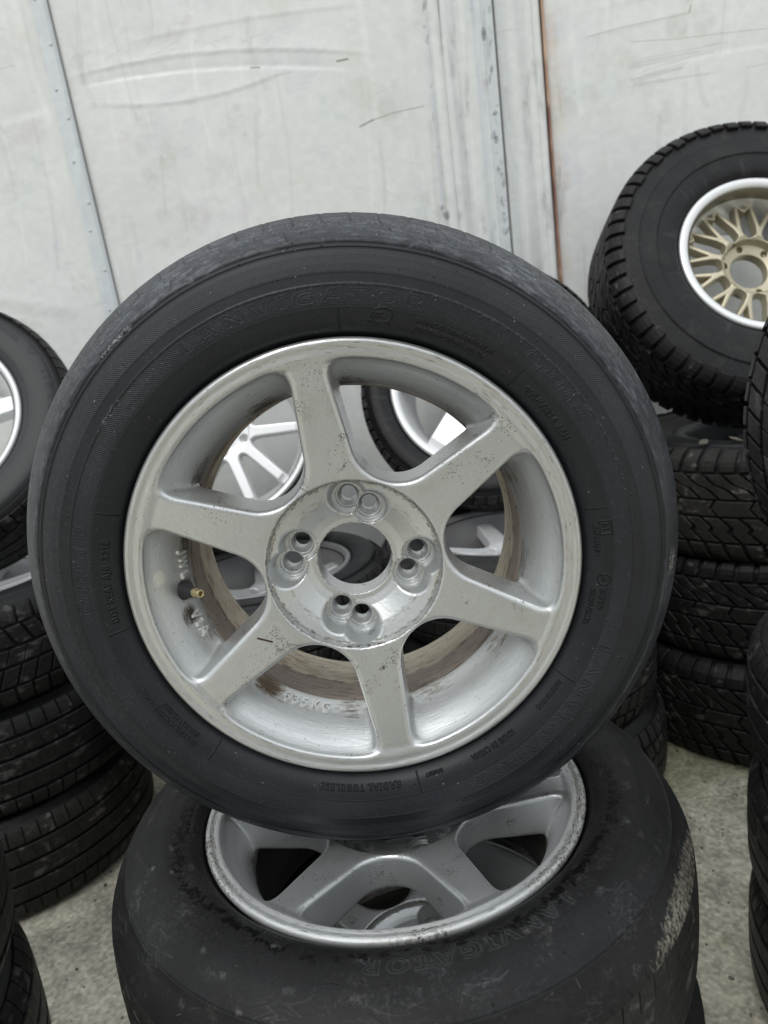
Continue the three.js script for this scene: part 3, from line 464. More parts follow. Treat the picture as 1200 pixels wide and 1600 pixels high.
// ---------------------------------------------------------------- rim paints
const RPX = 2048 / 0.4; const rimPt = (r, deg) => [1024 + r * RPX * Math.cos(deg * D2R), 1024 - r * RPX * Math.sin(deg * D2R)];
function drawRim(g, w, h, heavy) {
  g.fillStyle = 'rgb(216,217,217)'; g.fillRect(0, 0, w, h);
  for (let i = 0; i < 120; i++) { const x = rr(0, w), y = rr(0, h), a = rr(0.01, 0.03); for (let k = 0; k < 24; k++) { g.fillStyle = `rgba(${rnd() < .6 ? '150,142,126' : '222,224,226'},${a})`; g.beginPath(); g.arc(x + rr(-90, 90), y + rr(-90, 90), rr(3, 34), 0, 7); g.fill(); } }
  for (let i = 0; i < 100; i++) { // clusters of dark specks in the paint
    const [x, y] = rimPt(rr(0.082, 0.18), rr(0, 360)), n = rr(6, 40), s = rr(20, 90);
    for (let k = 0; k < n; k++) { const px = x + s * (rnd() + rnd() - 1), py = y + s * (rnd() + rnd() - 1); g.fillStyle = `rgba(44,40,36,${rr(0.35, 0.9)})`; g.beginPath(); g.ellipse(px, py, rr(0.8, 3.4), rr(0.7, 2.2), rr(0, 6), 0, 7); g.fill(); if (rnd() < 0.12) { g.strokeStyle = `rgba(60,54,48,${rr(0.3, 0.7)})`; g.lineWidth = 1.2; g.beginPath(); g.moveTo(px, py); g.lineTo(px + rr(-14, 14), py + rr(-10, 10)); g.lineTo(px + rr(-22, 22), py + rr(-16, 16)); g.stroke(); } }
  }
  const ring = (r, n, dr, c, a0, a1, s0, s1, f = () => true) => { for (let i = 0; i < n; i++) { const d = rr(0, 360); if (!f(d)) continue; const [x, y] = rimPt(r + dr * (rnd() + rnd() - 1), d); g.fillStyle = `rgba(${c},${rr(a0, a1)})`; g.save(); g.translate(x, y); g.rotate(Math.PI / 2 - d * D2R); g.beginPath(); g.ellipse(0, 0, rr(s0, s1) * 2, rr(s0, s1) * 0.6, 0, 0, 7); g.fill(); g.restore(); } };
  ring(0.0762, 2600, 0.0013, '98,86,68', 0.06, 0.4, 1, 5); ring(0.0742, 500, 0.0022, '96,84,68', 0.1, 0.4, 1, 7);
  ring(0.0335, 400, 0.0012, '90,80,66', 0.1, 0.4, 1, 5); ring(0.062, 260, 0.004, '110,100,86', 0.05, 0.2, 2, 8);
  for (const [R0, o] of [[0.05, -22], [0.0572, -1.5]]) for (let k = 0; k < 4; k++) { const [cx, cy] = rimPt(R0, o + 90 * k); for (let i = 0; i < 80; i++) { const a = rr(0, 6.3), q = (0.0149 + rr(-0.0003, 0.0008)) * RPX; g.fillStyle = `rgba(52,46,40,${rr(0.2, 0.75)})`; g.beginPath(); g.arc(cx + q * Math.cos(a), cy + q * Math.sin(a), rr(0.6, 3), 0, 7); g.fill(); }  }
  if (!heavy) { g.strokeStyle = 'rgba(70,60,46,.9)'; g.lineWidth = 9; g.lineCap = 'round'; g.beginPath(); g.moveTo(...rimPt(0.108, -150)); g.lineTo(...rimPt(0.101, -144)); g.stroke(); g.lineWidth = 2.4; g.beginPath(); g.moveTo(...rimPt(0.093, -137)); g.lineTo(...rimPt(0.088, -130)); g.stroke(); }
  grain(g, w, h, (u, v) => 0.98 + 0.06 * (fbm(u, v, 11, 4, 91) - 0.5) + 0.05 * (fbm(u, v, 420, 2, 23) - 0.5));
}
const rimColorMain = canvasTexture(2048, 2048, (g, w, h) => drawRim(g, w, h, false), true);
const rimColorLow = canvasTexture(2048, 2048, (g, w, h) => drawRim(g, w, h, true), true);
// lip and inner slope of the six-spoke rim: angle along, front edge to depth across
function drawSlope(g, w, h, heavy) {
  g.fillStyle = 'rgb(216,217,217)'; g.fillRect(0, 0, w, h);
  const U = (deg) => ((((deg + 180) % 360) + 360) % 360) / 360 * w, V = (v) => (1 - v) * h;
  const dab = (deg, v, a, b, c, al) => { g.fillStyle = `rgba(${c},${al})`; g.beginPath(); g.ellipse(U(deg), V(v), a, b, 0, 0, 7); g.fill(); };
  for (let i = 0; i < 300; i++) dab(rr(0, 360), rr(0.25, 1), rr(10, 60), rr(3, 22), rnd() < .6 ? '178,172,160' : '224,226,228', rr(.015, .05));
  for (let i = 0; i < 420; i++) dab(rr(0, 360), rr(0.24, 1), rr(0.5, 1.8), rr(0.4, 1.2), '78,72,66', rr(.3, .8));
  for (let i = 0; i < 900; i++) dab(rr(0, 360), 0.235 + 0.02 * (rnd() + rnd() - 1), rr(2, 14), rr(0.6, 2.6), '120,106,82', rr(.05, .35)); // dirt in the groove behind the lip
  for (let i = 0; i < 1500; i++) dab(rr(0, 360), rr(0.02, 0.2), rr(2, 16), rr(0.6, 2.4), rnd() < 0.6 ? '236,235,230' : '188,185,178', rr(.06, .3));
  for (let i = 0; i < 420; i++) { const d = rr(0, 360); if (!heavy && !(d > 5 && d < 120 && Math.sin(d * 0.31) > 0.1) && rnd() > 0.08) continue; dab(d, rr(0.06, 0.2), rr(2, 8), rr(0.4, 1.3), '84,78,70', rr(.2, .6)); }
  const stain = (deg, v, dd, dv, n, c) => { for (let i = 0; i < n; i++) dab(deg + dd * (rnd() + rnd() - 1), v + dv * (rnd() + rnd() - 1), rr(1, 11), rr(1, 5), c, rr(.03, .24)); };
  for (let k = 0; k < 6; k++) { stain(35 + 60 * k + 15, 0.86, 9, 0.2, 160, '104,92,78'); stain(35 + 60 * k - 14, 0.8, 6, 0.2, 120, '112,100,86'); }
  if (heavy) { for (let i = 0; i < 9000; i++) { const d = rr(0, 360), e = fbm(((d % 360) + 360) / 360 % 1, 0.3, 16, 3, 12); dab(d, rr(0.0, 0.16), rr(0.7, 3.4), rr(0.6, 3), ['146,142,132', '214,212,206', '70,66, 60', '176,170,158'][(rnd() * 4) | 0], rr(.15, .7) * sstep(0.34, 0.6, e)); } stain(-200, 0.8, 22, 0.25, 1700, '60,50,42'); stain(-30, 0.8, 18, 0.22, 1300, '74,62,52'); for (let i = 0; i < 1600; i++) dab(rr(0, 360), 0.9 + .1 * (rnd() + rnd() - 1), rr(2, 12), rr(1, 5), '92,78,64', rr(.05, .3)); }
  else { stain(-130, 0.82, 6, 0.16, 900, '92,76,62'); stain(165, 0.85, 12, 0.14, 520, '96,84,72'); stain(148, 0.8, 5, 0.14, 300, '86,74,64'); stain(112, 0.8, 6, 0.2, 420, '100,86,72'); stain(86, 0.8, 7, 0.25, 500, '92,78,66'); stain(184, 0.75, 4, 0.14, 420, '80,72,64'); stain(-168, 0.66, 3, 0.12, 260, '70,62,56'); stain(-152, 0.95, 8, 0.06, 260, '190,176,146'); stain(-78, 0.95, 10, 0.08, 300, '120,104,88'); stain(-120, 0.98, 40, 0.02, 700, '150,138,118'); for (let i = 0; i < 240; i++) dab(176.5 + 2.0 * (rnd() + rnd() - 1), 0.42 + 0.07 * (rnd() + rnd() - 1), rr(1, 7), rr(0.6, 2), '238,238,232', rr(.4, .8)); }
  grain(g, w, h, (u, v) => 0.97 + 0.10 * (fbm(u, v, 11, 4, 91) - 0.5) + 0.07 * (fbm(u, v, 240, 2, 23) - 0.5));
}
const fineBump = pixelTexture(512, 512, (u, v, o) => { const L = 128 + (fbm(u, v, 90, 3, 19) - 0.5) * 120 + (fbm(u, v, 10, 3, 29) - 0.5) * 80; o[0] = o[1] = o[2] = L; }, false);
fineBump.repeat.set(2, 2);
const silver = (map) => new THREE.MeshStandardMaterial({ map, metalness: 0.78, roughness: 0.36, bumpMap: fineBump, bumpScale: 0.00025, color: new THREE.Color().setRGB(0.965, 0.985, 1) });
const silverMain = silver(rimColorMain), silverLow = silver(rimColorLow);
const slopeMain = silver(canvasTexture(2048, 256, (g, w, h) => drawSlope(g, w, h, false), true, true)), slopeLow = silver(canvasTexture(2048, 256, (g, w, h) => drawSlope(g, w, h, true), true, true)); slopeLow.roughness = 0.52; slopeLow.metalness = 0.6;
const barrelMat = new THREE.MeshStandardMaterial({ roughness: 0.62, metalness: 0.2, map: canvasTexture(1024, 256, (g, w, h) => {
  g.fillStyle = 'rgb(176,174,168)'; g.fillRect(0, 0, w, h); // v up the profile: 0 = front edge of the band
  const Y = (v) => (1 - v) * h;
  g.fillStyle = 'rgb(140,130,122)'; g.fillRect(0, Y(0.27), w, h);
  g.fillStyle = 'rgb(196,187,170)'; g.fillRect(0, 0, w, Y(0.27));
  for (let i = 0; i < 2600; i++) { const x = rr(0, w), v = rr(0, 1); g.fillStyle = v < 0.27 ? `rgba(${rnd() < .5 ? '58,50,46' : '146,134,122'},${rr(.05, .35)})` : `rgba(${rnd() < .5 ? '112,98,78' : '206,198,182'},${rr(.04, .25)})`; g.beginPath(); g.ellipse(x, Y(v), rr(1, 14), rr(1, 4), 0, 0, 7); g.fill(); }
  for (let i = 0; i < 26; i++) { const x = rr(0, w), v = rr(0.1, 0.8), n = rr(20, 70), sx = rr(20, 90); for (let k = 0; k < n; k++) { g.fillStyle = `rgba(${rnd() < .5 ? '98,80,64' : '78,66,58'},${rr(.04, .2)})`; g.beginPath(); g.ellipse(x + sx * (rnd() + rnd() - 1), Y(v + 0.16 * (rnd() + rnd() - 1)), rr(2, 14), rr(1, 6), 0, 0, 7); g.fill(); } }
  for (let i = 0; i < 700; i++) { g.fillStyle = `rgba(40,34,30,${rr(.2, .8)})`; g.fillRect(rr(0, w), rr(0, h), rr(1, 3), rr(1, 3)); }
  for (let i = 0; i < 240; i++) { const x = rr(0, w); g.fillStyle = `rgba(${rnd() < .5 ? '186,174,156' : '92,80,72'},.5)`; g.beginPath(); g.ellipse(x, Y(0.27), rr(3, 16), rr(1, 5), 0, 0, 7); g.fill(); }
}, true) });
const darkBarrel = new THREE.MeshStandardMaterial({ color: new THREE.Color().setRGB(0.035, 0.033, 0.031), roughness: 0.8, bumpMap: fineBump, bumpScale: 0.0006 });  // near-black barrel colour for the lying front wheels
const brightMetal = new THREE.MeshStandardMaterial({ color: new THREE.Color().setRGB(0.86, 0.87, 0.88), metalness: 0.55, roughness: 0.34, bumpMap: fineBump, bumpScale: 0.0003 });
const darkPaint = new THREE.MeshStandardMaterial({ color: new THREE.Color().setRGB(0.05, 0.055, 0.06), metalness: 0.2, roughness: 0.45 });
const greySilver = new THREE.MeshStandardMaterial({ color: new THREE.Color().setRGB(0.6, 0.61, 0.62), metalness: 0.6, roughness: 0.42, bumpMap: fineBump, bumpScale: 0.0003 });
const shadedRim = new THREE.MeshStandardMaterial({ color: new THREE.Color().setRGB(0.26, 0.26, 0.265), metalness: 0.5, roughness: 0.5 });  // rim silver with the shade of the back row put into its colour
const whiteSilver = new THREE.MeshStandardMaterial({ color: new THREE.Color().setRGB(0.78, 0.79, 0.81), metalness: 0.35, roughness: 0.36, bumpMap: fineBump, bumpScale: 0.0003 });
const gold = new THREE.MeshStandardMaterial({ color: new THREE.Color().setRGB(0.53, 0.485, 0.365), metalness: 0.65, roughness: 0.42, bumpMap: fineBump, bumpScale: 0.0003 });
const blackRubber = new THREE.MeshStandardMaterial({ color: new THREE.Color().setRGB(0.02, 0.02, 0.022), roughness: 0.6 });
const brass = new THREE.MeshStandardMaterial({ color: new THREE.Color().setRGB(0.62, 0.52, 0.3), metalness: 0.85, roughness: 0.4 });

// ---------------------------------------------------------------- six-spoke silver wheel
const BOLTS = []; for (let k = 0; k < 4; k++) { BOLTS.push([0.05, (-22 + 90 * k) * D2R]); BOLTS.push([0.0572, (-1.5 + 90 * k) * D2R]); }
const BXY = BOLTS.map(([r, a]) => [r * Math.cos(a), r * Math.sin(a)]);
const A0 = 35 * D2R;
const hubProfile = [[0.03, -0.0372], [0.0385, -0.0368], [0.0455, -0.0342], [0.0605, -0.0258], [0.066, -0.0235], [0.0742, -0.0205], [0.0755, -0.0212], [0.0762, -0.0165], [0.0780, -0.0148], [0.10, -0.0125], [0.14, -0.0078], [0.17, -0.0045], [0.178, -0.0038], [0.2, -0.0038]];
function sixSpoke(x, y, z) {
  const r = Math.hypot(x, y), s = Math.PI / 3; let a = Math.atan2(y, x) - A0; a -= Math.round(a / s) * s; const aa = Math.abs(a);
  const zf = lerpPts(hubProfile, r);
  const px = r * Math.cos(aa), py = r * Math.sin(aa), qx = r * Math.cos(s - aa), qy = r * Math.sin(s - aa);
  let win = smax(-(py - (0.0285 - 0.08 * px)) * 0.9968, -(qy - (0.0285 - 0.08 * qx)) * 0.9968, 0.014);
  win = smax(win, 0.0790 - r, 0.024); win = smax(win, r - 0.1812, 0.022) + 0.09 * Math.max(zf - z, -0.01);
  const back = -0.064 + sstep(0.064, 0.076, r) * 0.015;
  let plate = smax((z - zf) * 0.96, back - z, 0.006); plate = Math.max(plate, r - 0.187);
  const star = smax(plate, -win, 0.0050);
  const t = clamp((-0.006 - z) / 0.052, 0, 1), rb = 0.1808 - 0.0268 * (1 - Math.pow(1 - t, 1.7));
  const rO = z > -0.013 ? 0.1925 : 0.1775;
  let bar = smax((rb - r) * 0.88, r - rO, 0.003); bar = smax(bar, z + 0.0035, 0.004); bar = Math.max(bar, -0.0610 - z);
  let d = smin(star, bar, 0.007);
  const lip = Math.hypot(r - 0.1914, (z + 0.0046) * 0.95) - 0.0040; d = smin(d, lip, 0.0016);
  d = smax(d, 0.0332 - r, 0.002);
  if (r < 0.08) {
    let drill = 1;
    for (const [bx, by] of BXY) { const q = Math.hypot(x - bx, y - by); if (q > 0.02) continue; const c1 = Math.max(q - 0.0144, -0.0425 - z), c1b = Math.max(q - 0.0113, -0.0475 - z), c2 = Math.max((q - 0.0068 - (z + 0.056) * 0.36) * 0.9, -0.056 - z), c3 = q - 0.0068; drill = Math.min(drill, c1, c1b, c2, c3); }
    d = smax(d, -drill, 0.0020);
  }
  return d;
}
function whichSix(x, y, z) {
  const r = Math.hypot(x, y);
  if (r < 0.0766) { let b = -1, m = 0.0148; for (let i = 0; i < 8; i++) { const q = Math.hypot(x - BXY[i][0], y - BXY[i][1]); if (q < m) { m = q; b = i; } } return b < 0 ? 'hub' : 'bolt_hole' + b; }
  if (r > 0.1815) return 'rim';
  const t = clamp((-0.006 - z) / 0.052, 0, 1), rb = 0.1808 - 0.0268 * (1 - Math.pow(1 - t, 1.7)); if (r > rb - 0.0022 && z < lerpPts(hubProfile, r) - 0.003) return 'rim';
  return 'spoke' + ((Math.round((Math.atan2(y, x) - A0) / (Math.PI / 3)) % 6) + 6) % 6;
}
const sixFine = pieces(surfaceNets(sixSpoke, [-0.2, -0.2, -0.07], [0.2, 0.2, 0.006], 0.0015), (x, y, z) => Math.hypot(x, y) < 0.0763 ? 'drop' : whichSix(x, y, z), 0.4, 'rim');
{ const hubNet = pieces(surfaceNets(sixSpoke, [-0.08, -0.08, -0.07], [0.08, 0.08, -0.008], 0.0008), (x, y, z) => Math.hypot(x, y) > 0.0765 ? 'drop' : whichSix(x, y, z)); delete hubNet.drop; delete sixFine.drop; Object.assign(sixFine, hubNet); if (sixFine.hub === undefined) throw new Error('hub'); }
const sixBarrel = revolve([[0.1545, -0.0590], [0.1522, -0.0630], [0.1532, -0.072], [0.1532, -0.094], [0.1522, -0.1005], [0.1502, -0.1025], [0.1508, -0.125], [0.153, -0.142], [0.160, -0.153], [0.172, -0.161], [0.1915, -0.165], [0.1945, -0.169]], 160, 'band');
function addPieces(rim, set, mat, seat) { for (const k of Object.keys(set)) { const nm = k.replace(/\d+$/, ''); if (nm === 'rim') continue; part(nm, set[k], seat && nm === 'bolt_hole' && k.charCodeAt(k.length - 1) % 2 === 0 ? seat : mat, rim); } }
function letteredWheel(name, mat, sideMat) {
  const w = new THREE.Group(); w.name = numbered(name); scene.add(w);
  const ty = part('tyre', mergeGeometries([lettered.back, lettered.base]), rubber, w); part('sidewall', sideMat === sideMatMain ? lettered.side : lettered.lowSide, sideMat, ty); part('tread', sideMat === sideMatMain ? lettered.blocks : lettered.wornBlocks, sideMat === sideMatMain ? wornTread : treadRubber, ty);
  const rim = part('rim', sixFine.rim, mat === silverMain ? slopeMain : slopeLow, w); part('barrel', sixBarrel, mat === silverMain ? barrelMat : darkBarrel, rim); addPieces(rim, sixFine, mat);
  return w;
}
// put a wheel down: lip centre, face normal (yaw, tilt upwards), roll about its own axle; the group stands at its base
const Q = (yaw, tilt, roll = 0) => new THREE.Quaternion().setFromEuler(new THREE.Euler(-tilt, yaw, 0, 'YXZ')).multiply(new THREE.Quaternion().setFromAxisAngle(new THREE.Vector3(0, 0, 1), roll));
function stand(w, c, yaw, tilt, R, W, roll = 0, spin = 0) { // upright
  const q = Q(yaw, tilt, roll), b = new THREE.Vector3(0, -R, -W / 2);
  w.quaternion.copy(q); w.position.set(...c).add(b.clone().applyQuaternion(q));
  for (const ch of w.children) { ch.position.set(0, R, W / 2); ch.rotation.set(0, 0, spin); } return w;
}
function lay(w, x, topY, z, W, spin = 0, tx = 0, tz = 0) { // lying face up, lip plane at topY
  const q = new THREE.Quaternion().setFromEuler(new THREE.Euler(tx, 0, tz)).multiply(new THREE.Quaternion().setFromEuler(new THREE.Euler(-Math.PI / 2, 0, 0)));
  w.quaternion.copy(q); w.position.set(x, topY, z).add(new THREE.Vector3(0, 0, -W).applyQuaternion(q));
  for (const ch of w.children) { ch.position.set(0, 0, W); ch.rotation.set(0, 0, spin); } return w;
}

const mainWheel = tag(letteredWheel('wheel_assembly', silverMain, sideMatMain), 'large upright silver six-spoke wheel standing in front, at the middle of the picture', 'wheel');
stand(mainWheel, [-0.032, 0.854, -0.596], -0.019, -0.017, 0.2925, 0.172);
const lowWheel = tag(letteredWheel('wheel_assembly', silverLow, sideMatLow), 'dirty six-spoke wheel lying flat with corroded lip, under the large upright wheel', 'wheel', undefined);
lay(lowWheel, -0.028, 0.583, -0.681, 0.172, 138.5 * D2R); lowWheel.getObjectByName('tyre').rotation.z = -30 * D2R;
for (const [i, lab] of ['silver wheel lying second in the front stack, seen through the spokes above it', 'lowest wheel of the front stack, resting on the concrete'].entries()) {
  const c = lowWheel.clone(); c.name = numbered('wheel_assembly'); scene.add(c); tag(c, lab, 'wheel');
  lay(c, -0.028 + (i ? 0.012 : 0.008), 0.577 - 0.193 * (i + 1), -0.681 - (i ? 0.0 : 0.006), 0.172, (i ? 10 : 167) * D2R);
}
{ // valve on the main rim and the raised marks inside it
  const rim = mainWheel.getObjectByName('rim');
  const place = (o, deg, z, r, lean) => { const a = deg * D2R, nrm = new THREE.Vector3(-Math.cos(a), -Math.sin(a), lean).normalize(); o.position.set(r * Math.cos(a), r * Math.sin(a), z); o.quaternion.setFromUnitVectors(new THREE.Vector3(0, 1, 0), nrm); };
  const base = part('valve_stem', new THREE.LatheGeometry([[0, 0], [0.0088, -0.001], [0.0088, 0.0012], [0.0072, 0.002], [0.0062, 0.008], [0.0045, 0.016], [0.0042, 0.019], [0, 0.0192]].map((p) => new THREE.Vector2(...p)), 32), blackRubber, rim); place(base, -176.4, -0.0385, 0.1584, 0.95);
  const tip = part('valve_tip', new THREE.LatheGeometry([[0.0042, 0.017], [0.0043, 0.0205], [0.0037, 0.0212], [0.0037, 0.0275], [0.0031, 0.028], [0.0021, 0.028], [0.0019, 0.0225], [0.0011, 0.0225], [0.0009, 0.0265], [0, 0.0268]].map((p) => new THREE.Vector2(...p)), 28), brass, rim); place(tip, -176.4, -0.0385, 0.1584, 0.95);
  const font = await new FontLoader().loadAsync('fonts/droid/droid_sans_bold.typeface.json');
  const markMat = new THREE.MeshStandardMaterial({ color: new THREE.Color().setRGB(0.72, 0.73, 0.74), metalness: 0.6, roughness: 0.4 });
  const emboss = (str, deg, z, size) => { // letters bent round the inside of the rim, read from the middle
    const gs = []; let s = 0;
    for (const ch of str) { const g = new TextGeometry(ch, { font, size, depth: 0.0026, curveSegments: 4, bevelEnabled: false }); g.computeBoundingBox(); const wd = g.boundingBox.max.x; g.translate(s, 0, 0); s += wd + size * 0.2; gs.push(g); }
    const m = mergeGeometries(gs), p = m.attributes.position;
    for (let i = 0; i < p.count; i++) { const u = p.getX(i) - s / 2, v = p.getY(i) - size / 2, hgt = p.getZ(i); const zz = z - v * 0.97, a = deg * D2R + u / 0.157; const t = clamp((-0.006 - zz) / 0.052, 0, 1), rb = 0.1808 - 0.0268 * (1 - Math.pow(1 - t, 1.7)); const r = rb - hgt + 0.0002; p.setXYZ(i, r * Math.cos(a), r * Math.sin(a), zz); }
    { const a = m.attributes.position; if (m.index) { const ix = m.index.array; for (let i = 0; i < ix.length; i += 3) { const t = ix[i]; ix[i] = ix[i + 1]; ix[i + 1] = t; } } else for (let i = 0; i < a.count; i += 3) for (let k = 0; k < 3; k++) { const t = a.array[i * 3 + k]; a.array[i * 3 + k] = a.array[(i + 1) * 3 + k]; a.array[(i + 1) * 3 + k] = t; } }
    m.computeVertexNormals(); return part('raised_mark', m, markMat, rim);
  };
  emboss('635KG', -115, -0.045, 0.0100); emboss('JWL', 175.5, -0.044, 0.0095); emboss('VIA', -163.5, -0.0415, 0.0095);
}

// ---------------------------------------------------------------- other wheel faces
function seg2(px, py, ax, ay, bx, by) { const dx = bx - ax, dy = by - ay, t = clamp(((px - ax) * dx + (py - ay) * dy) / (dx * dx + dy * dy), 0, 1); return [Math.hypot(px - ax - t * dx, py - ay - t * dy), t]; }
function face(f2, front, thick, rMax, bore, bolts, cell, which, round = 0.004) {
  return pieces(surfaceNets((x, y, z) => {
    const r = Math.hypot(x, y), zf = lerpPts(front, r); let d = smax((z - zf) * 0.95, f2(x, y, r) + 0.10 * (z - zf), round); d = smax(d, zf - thick - z, 0.003); d = Math.max(d, r - rMax); d = smax(d, bore - r, 0.002);
    for (const [bx, by, br, dep] of bolts) { const q = Math.hypot(x - bx, y - by); if (q < br + 0.01) d = smax(d, -Math.min(Math.max(q - br, zf - dep - z), q - br * 0.55), 0.0015); }
    return d;
  }, [-rMax - 0.006, -rMax - 0.006, front.reduce((m, p) => Math.min(m, p[1]), 0) - thick - 0.006], [rMax + 0.006, rMax + 0.006, 0.006], cell), which);
}
const boltSet = (n, r, br, dep, o = 0) => Array.from({ length: n }, (_, k) => { const a = o + k * 2 * Math.PI / n; return [r * Math.cos(a), r * Math.sin(a), br, dep]; });
const sector = (x, y, n, o = 0) => ((Math.round((Math.atan2(y, x) - o) / (2 * Math.PI / n)) % n) + n) % n;
const fold = (x, y, n) => { const s = 2 * Math.PI / n, r = Math.hypot(x, y); let a = Math.atan2(y, x); a -= Math.round(a / s) * s; return [r * Math.cos(a), Math.abs(r * Math.sin(a))]; };
const twinFace = face((x, y, r) => { const [px, py] = fold(x, y, 5); const [d, t] = seg2(px, py, 0.045, 0.017, 0.2, 0.052); return smin(r - 0.062, d - (0.0125 - 0.003 * t), 0.018); },
  [[0.03, -0.022], [0.04, -0.022], [0.057, -0.021], [0.058, -0.016], [0.165, -0.010], [0.172, -0.013], [0.19, -0.028], [0.2, -0.034]], 0.028, 0.186, 0.029, boltSet(5, 0.048, 0.010, 0.012, 0.6), 0.0024,
  (x, y, z, nz) => (Math.hypot(x, y) < 0.06 ? 'hub' : 'spoke' + sector(x, y, 5)) , 0.003);
const fiveFace = face((x, y, r) => { const [px, py] = fold(x, y, 5); return smin(r - 0.075, py - (0.034 + 0.06 * px), 0.02); },
  [[0.03, -0.035], [0.045, -0.034], [0.07, -0.022], [0.12, -0.014], [0.18, -0.012], [0.21, -0.02]], 0.03, 0.203, 0.03, boltSet(5, 0.054, 0.009, 0.016, 0.3), 0.0026, (x, y) => Math.hypot(x, y) < 0.075 ? 'hub' : 'spoke' + sector(x, y, 5), 0.004);
const slimFace = face((x, y, r) => { const [px, py] = fold(x, y, 5); return smin(r - 0.062, py - (0.026 - 0.05 * px), 0.03); },
  [[0.03, -0.04], [0.045, -0.04], [0.065, -0.03], [0.15, -0.016], [0.175, -0.012], [0.19, -0.02]], 0.03, 0.183, 0.03, boltSet(4, 0.05, 0.009, 0.016, 0.3), 0.0026, (x, y) => Math.hypot(x, y) < 0.065 ? 'hub' : 'spoke' + sector(x, y, 5), 0.004);
const meshFace = face((x, y, r) => { const [px, py] = fold(x, y, 12); const [d1] = seg2(px, py, 0.07, 0, 0.098, 0); const [d2, t] = seg2(px, py, 0.096, 0.001, 0.172, 0.0272); return smin(smin(r - 0.074, d1 - 0.0062, 0.018), Math.min(d2 - (0.0052 - 0.0012 * t), seg2(px, py, 0.172, 0.0272, 0.150, 0.0402)[0] - 0.0042), 0.006); },
  [[0.04, -0.088], [0.054, -0.084], [0.068, -0.080], [0.071, -0.060], [0.080, -0.054], [0.11, -0.058], [0.17, -0.070]], 0.026, 0.172, 0.045, boltSet(6, 0.0595, 0.0075, 0.014, 0.55), 0.0019, (x, y) => Math.hypot(x, y) < 0.077 ? 'hub' : 'spoke' + sector(x, y, 12), 0.003);
function rimLathe(RL, W, wide, deep) { // lip and barrel of the other rims
  return revolve([[RL - 0.016, -0.014], [RL - 0.002, -0.010], [RL, -0.005], [RL - 0.003, -0.0005], [RL - 0.008, 0], [RL - wide, -0.0022], [RL - wide - 0.003, -0.006], [RL - wide - 0.006, -0.02], [RL - wide - 0.012, -deep], [RL - wide - 0.016, -deep - 0.02], [RL - 0.042, -W * 0.75], [RL - 0.03, -W + 0.012], [RL - 0.004, -W + 0.006], [RL, -W + 0.002], [RL - 0.014, -W + 0.012], [RL - 0.024, -W * 0.6], [RL - 0.016, -0.014]], 140, 'ring', { R: RL });
}
const rims = { twin: rimLathe(0.2, 0.165, 0.012, 0.05), wide: rimLathe(0.22, 0.18, 0.016, 0.05), slim: rimLathe(0.195, 0.172, 0.010, 0.05), left: rimLathe(0.205, 0.198, 0.011, 0.05), gold: rimLathe(0.2, 0.205, 0.019, 0.07) };
const wideSpin = 1;
function makeWheel(name, kit, rimGeo, rimMat, faceSet, faceMat, scaleFace = 1, sink = 0, sideMat = rubber) {
  const w = new THREE.Group(); w.name = numbered(name); scene.add(w);
  const ty = part('tyre', kit.geo, sideMat, w); part('tread', kit.tread, treadRubber, ty);
  if (!rimGeo) return w;
  const rim = part('rim', rimGeo, rimMat, w); if (faceSet) addPieces(rim, faceSet, faceMat);
  for (const c of rim.children) { c.scale.set(scaleFace, scaleFace, 1); c.position.z = sink; }
  return w;
}
const again = (w) => { const c = w.clone(); c.name = numbered(w.name.replace(/_\d{3}$/, '')); scene.add(c); return c; };

// right: off-road stack with a gold mesh wheel leaning on it
const goldWheel = tag(makeWheel('offroad_wheel_assembly', kits.offroad, rims.gold, brightMetal, meshFace, gold), 'chunky off-road wheel with gold mesh spokes and polished lip, leaning on the right wall', 'wheel');
stand(goldWheel, [0.932, 1.112, -1.729], 0.009, 0.47, 0.3675 * 0.966, 0.218 * 0.966, 0, 0.15); goldWheel.scale.setScalar(0.966); for (const c of goldWheel.children) c.position.divideScalar(0.966);
const offTyre = makeWheel('offroad_tyre_assembly', kits.offroad, rims.gold, darkPaint, fiveFace, darkPaint, 0.85, -0.03);
['top off-road tyre of the right stack, under the gold mesh wheel', 'middle off-road tyre of the right stack', 'bottom off-road tyre of the right stack, on the mossy concrete'].forEach((lab, i) => {
  const w = i ? again(offTyre) : offTyre; retread(w, i ? treadRubber : dustyTread); tag(w, lab, 'tyre'); lay(w, 0.935 + [0.0, 0.012, -0.008][i], 0.0115 + 0.218 + 0.2405 * (2 - i), -1.745 + [0, -0.01, 0.012][i], 0.218, i * 0.7);
});

// left stack with a silver wheel leaning on it
part('barrel', revolve([[0.1755, -0.0085], [0.1735, -0.012], [0.1725, -0.03], [0.1715, -0.085], [0.168, -0.10]], 120, 'ring', { R: 0.2 }), new THREE.MeshStandardMaterial({ color: new THREE.Color().setRGB(0.30, 0.28, 0.23), metalness: 0.9, roughness: 0.38 }), goldWheel.getObjectByName('rim'));
const leftTop = tag(makeWheel('wheel_assembly', kits.leftCut, rims.left, whiteSilver, slimFace, whiteSilver, 1.05), 'top lying wheel of the left stack, with cut tread ribs and silver rim', 'wheel');
lay(leftTop, -0.93, 0.648, -1.515, 0.198, 0.3);
const leftTyre = makeWheel('tyre_assembly', kits.left, rims.left, greySilver, null, null);
['middle tyre of the left stack, with plain grooved ribs', 'bottom tyre of the left stack, on the concrete'].forEach((lab, i) => { const w = i ? again(leftTyre) : leftTyre; if (i) retread(w, dustyTread); tag(w, lab, 'tyre'); lay(w, -0.94 + (i ? 0 : 0.012), 0.429 - 0.219 * i, -1.52 + (i ? 0 : -0.012), 0.198, i * 0.9); });
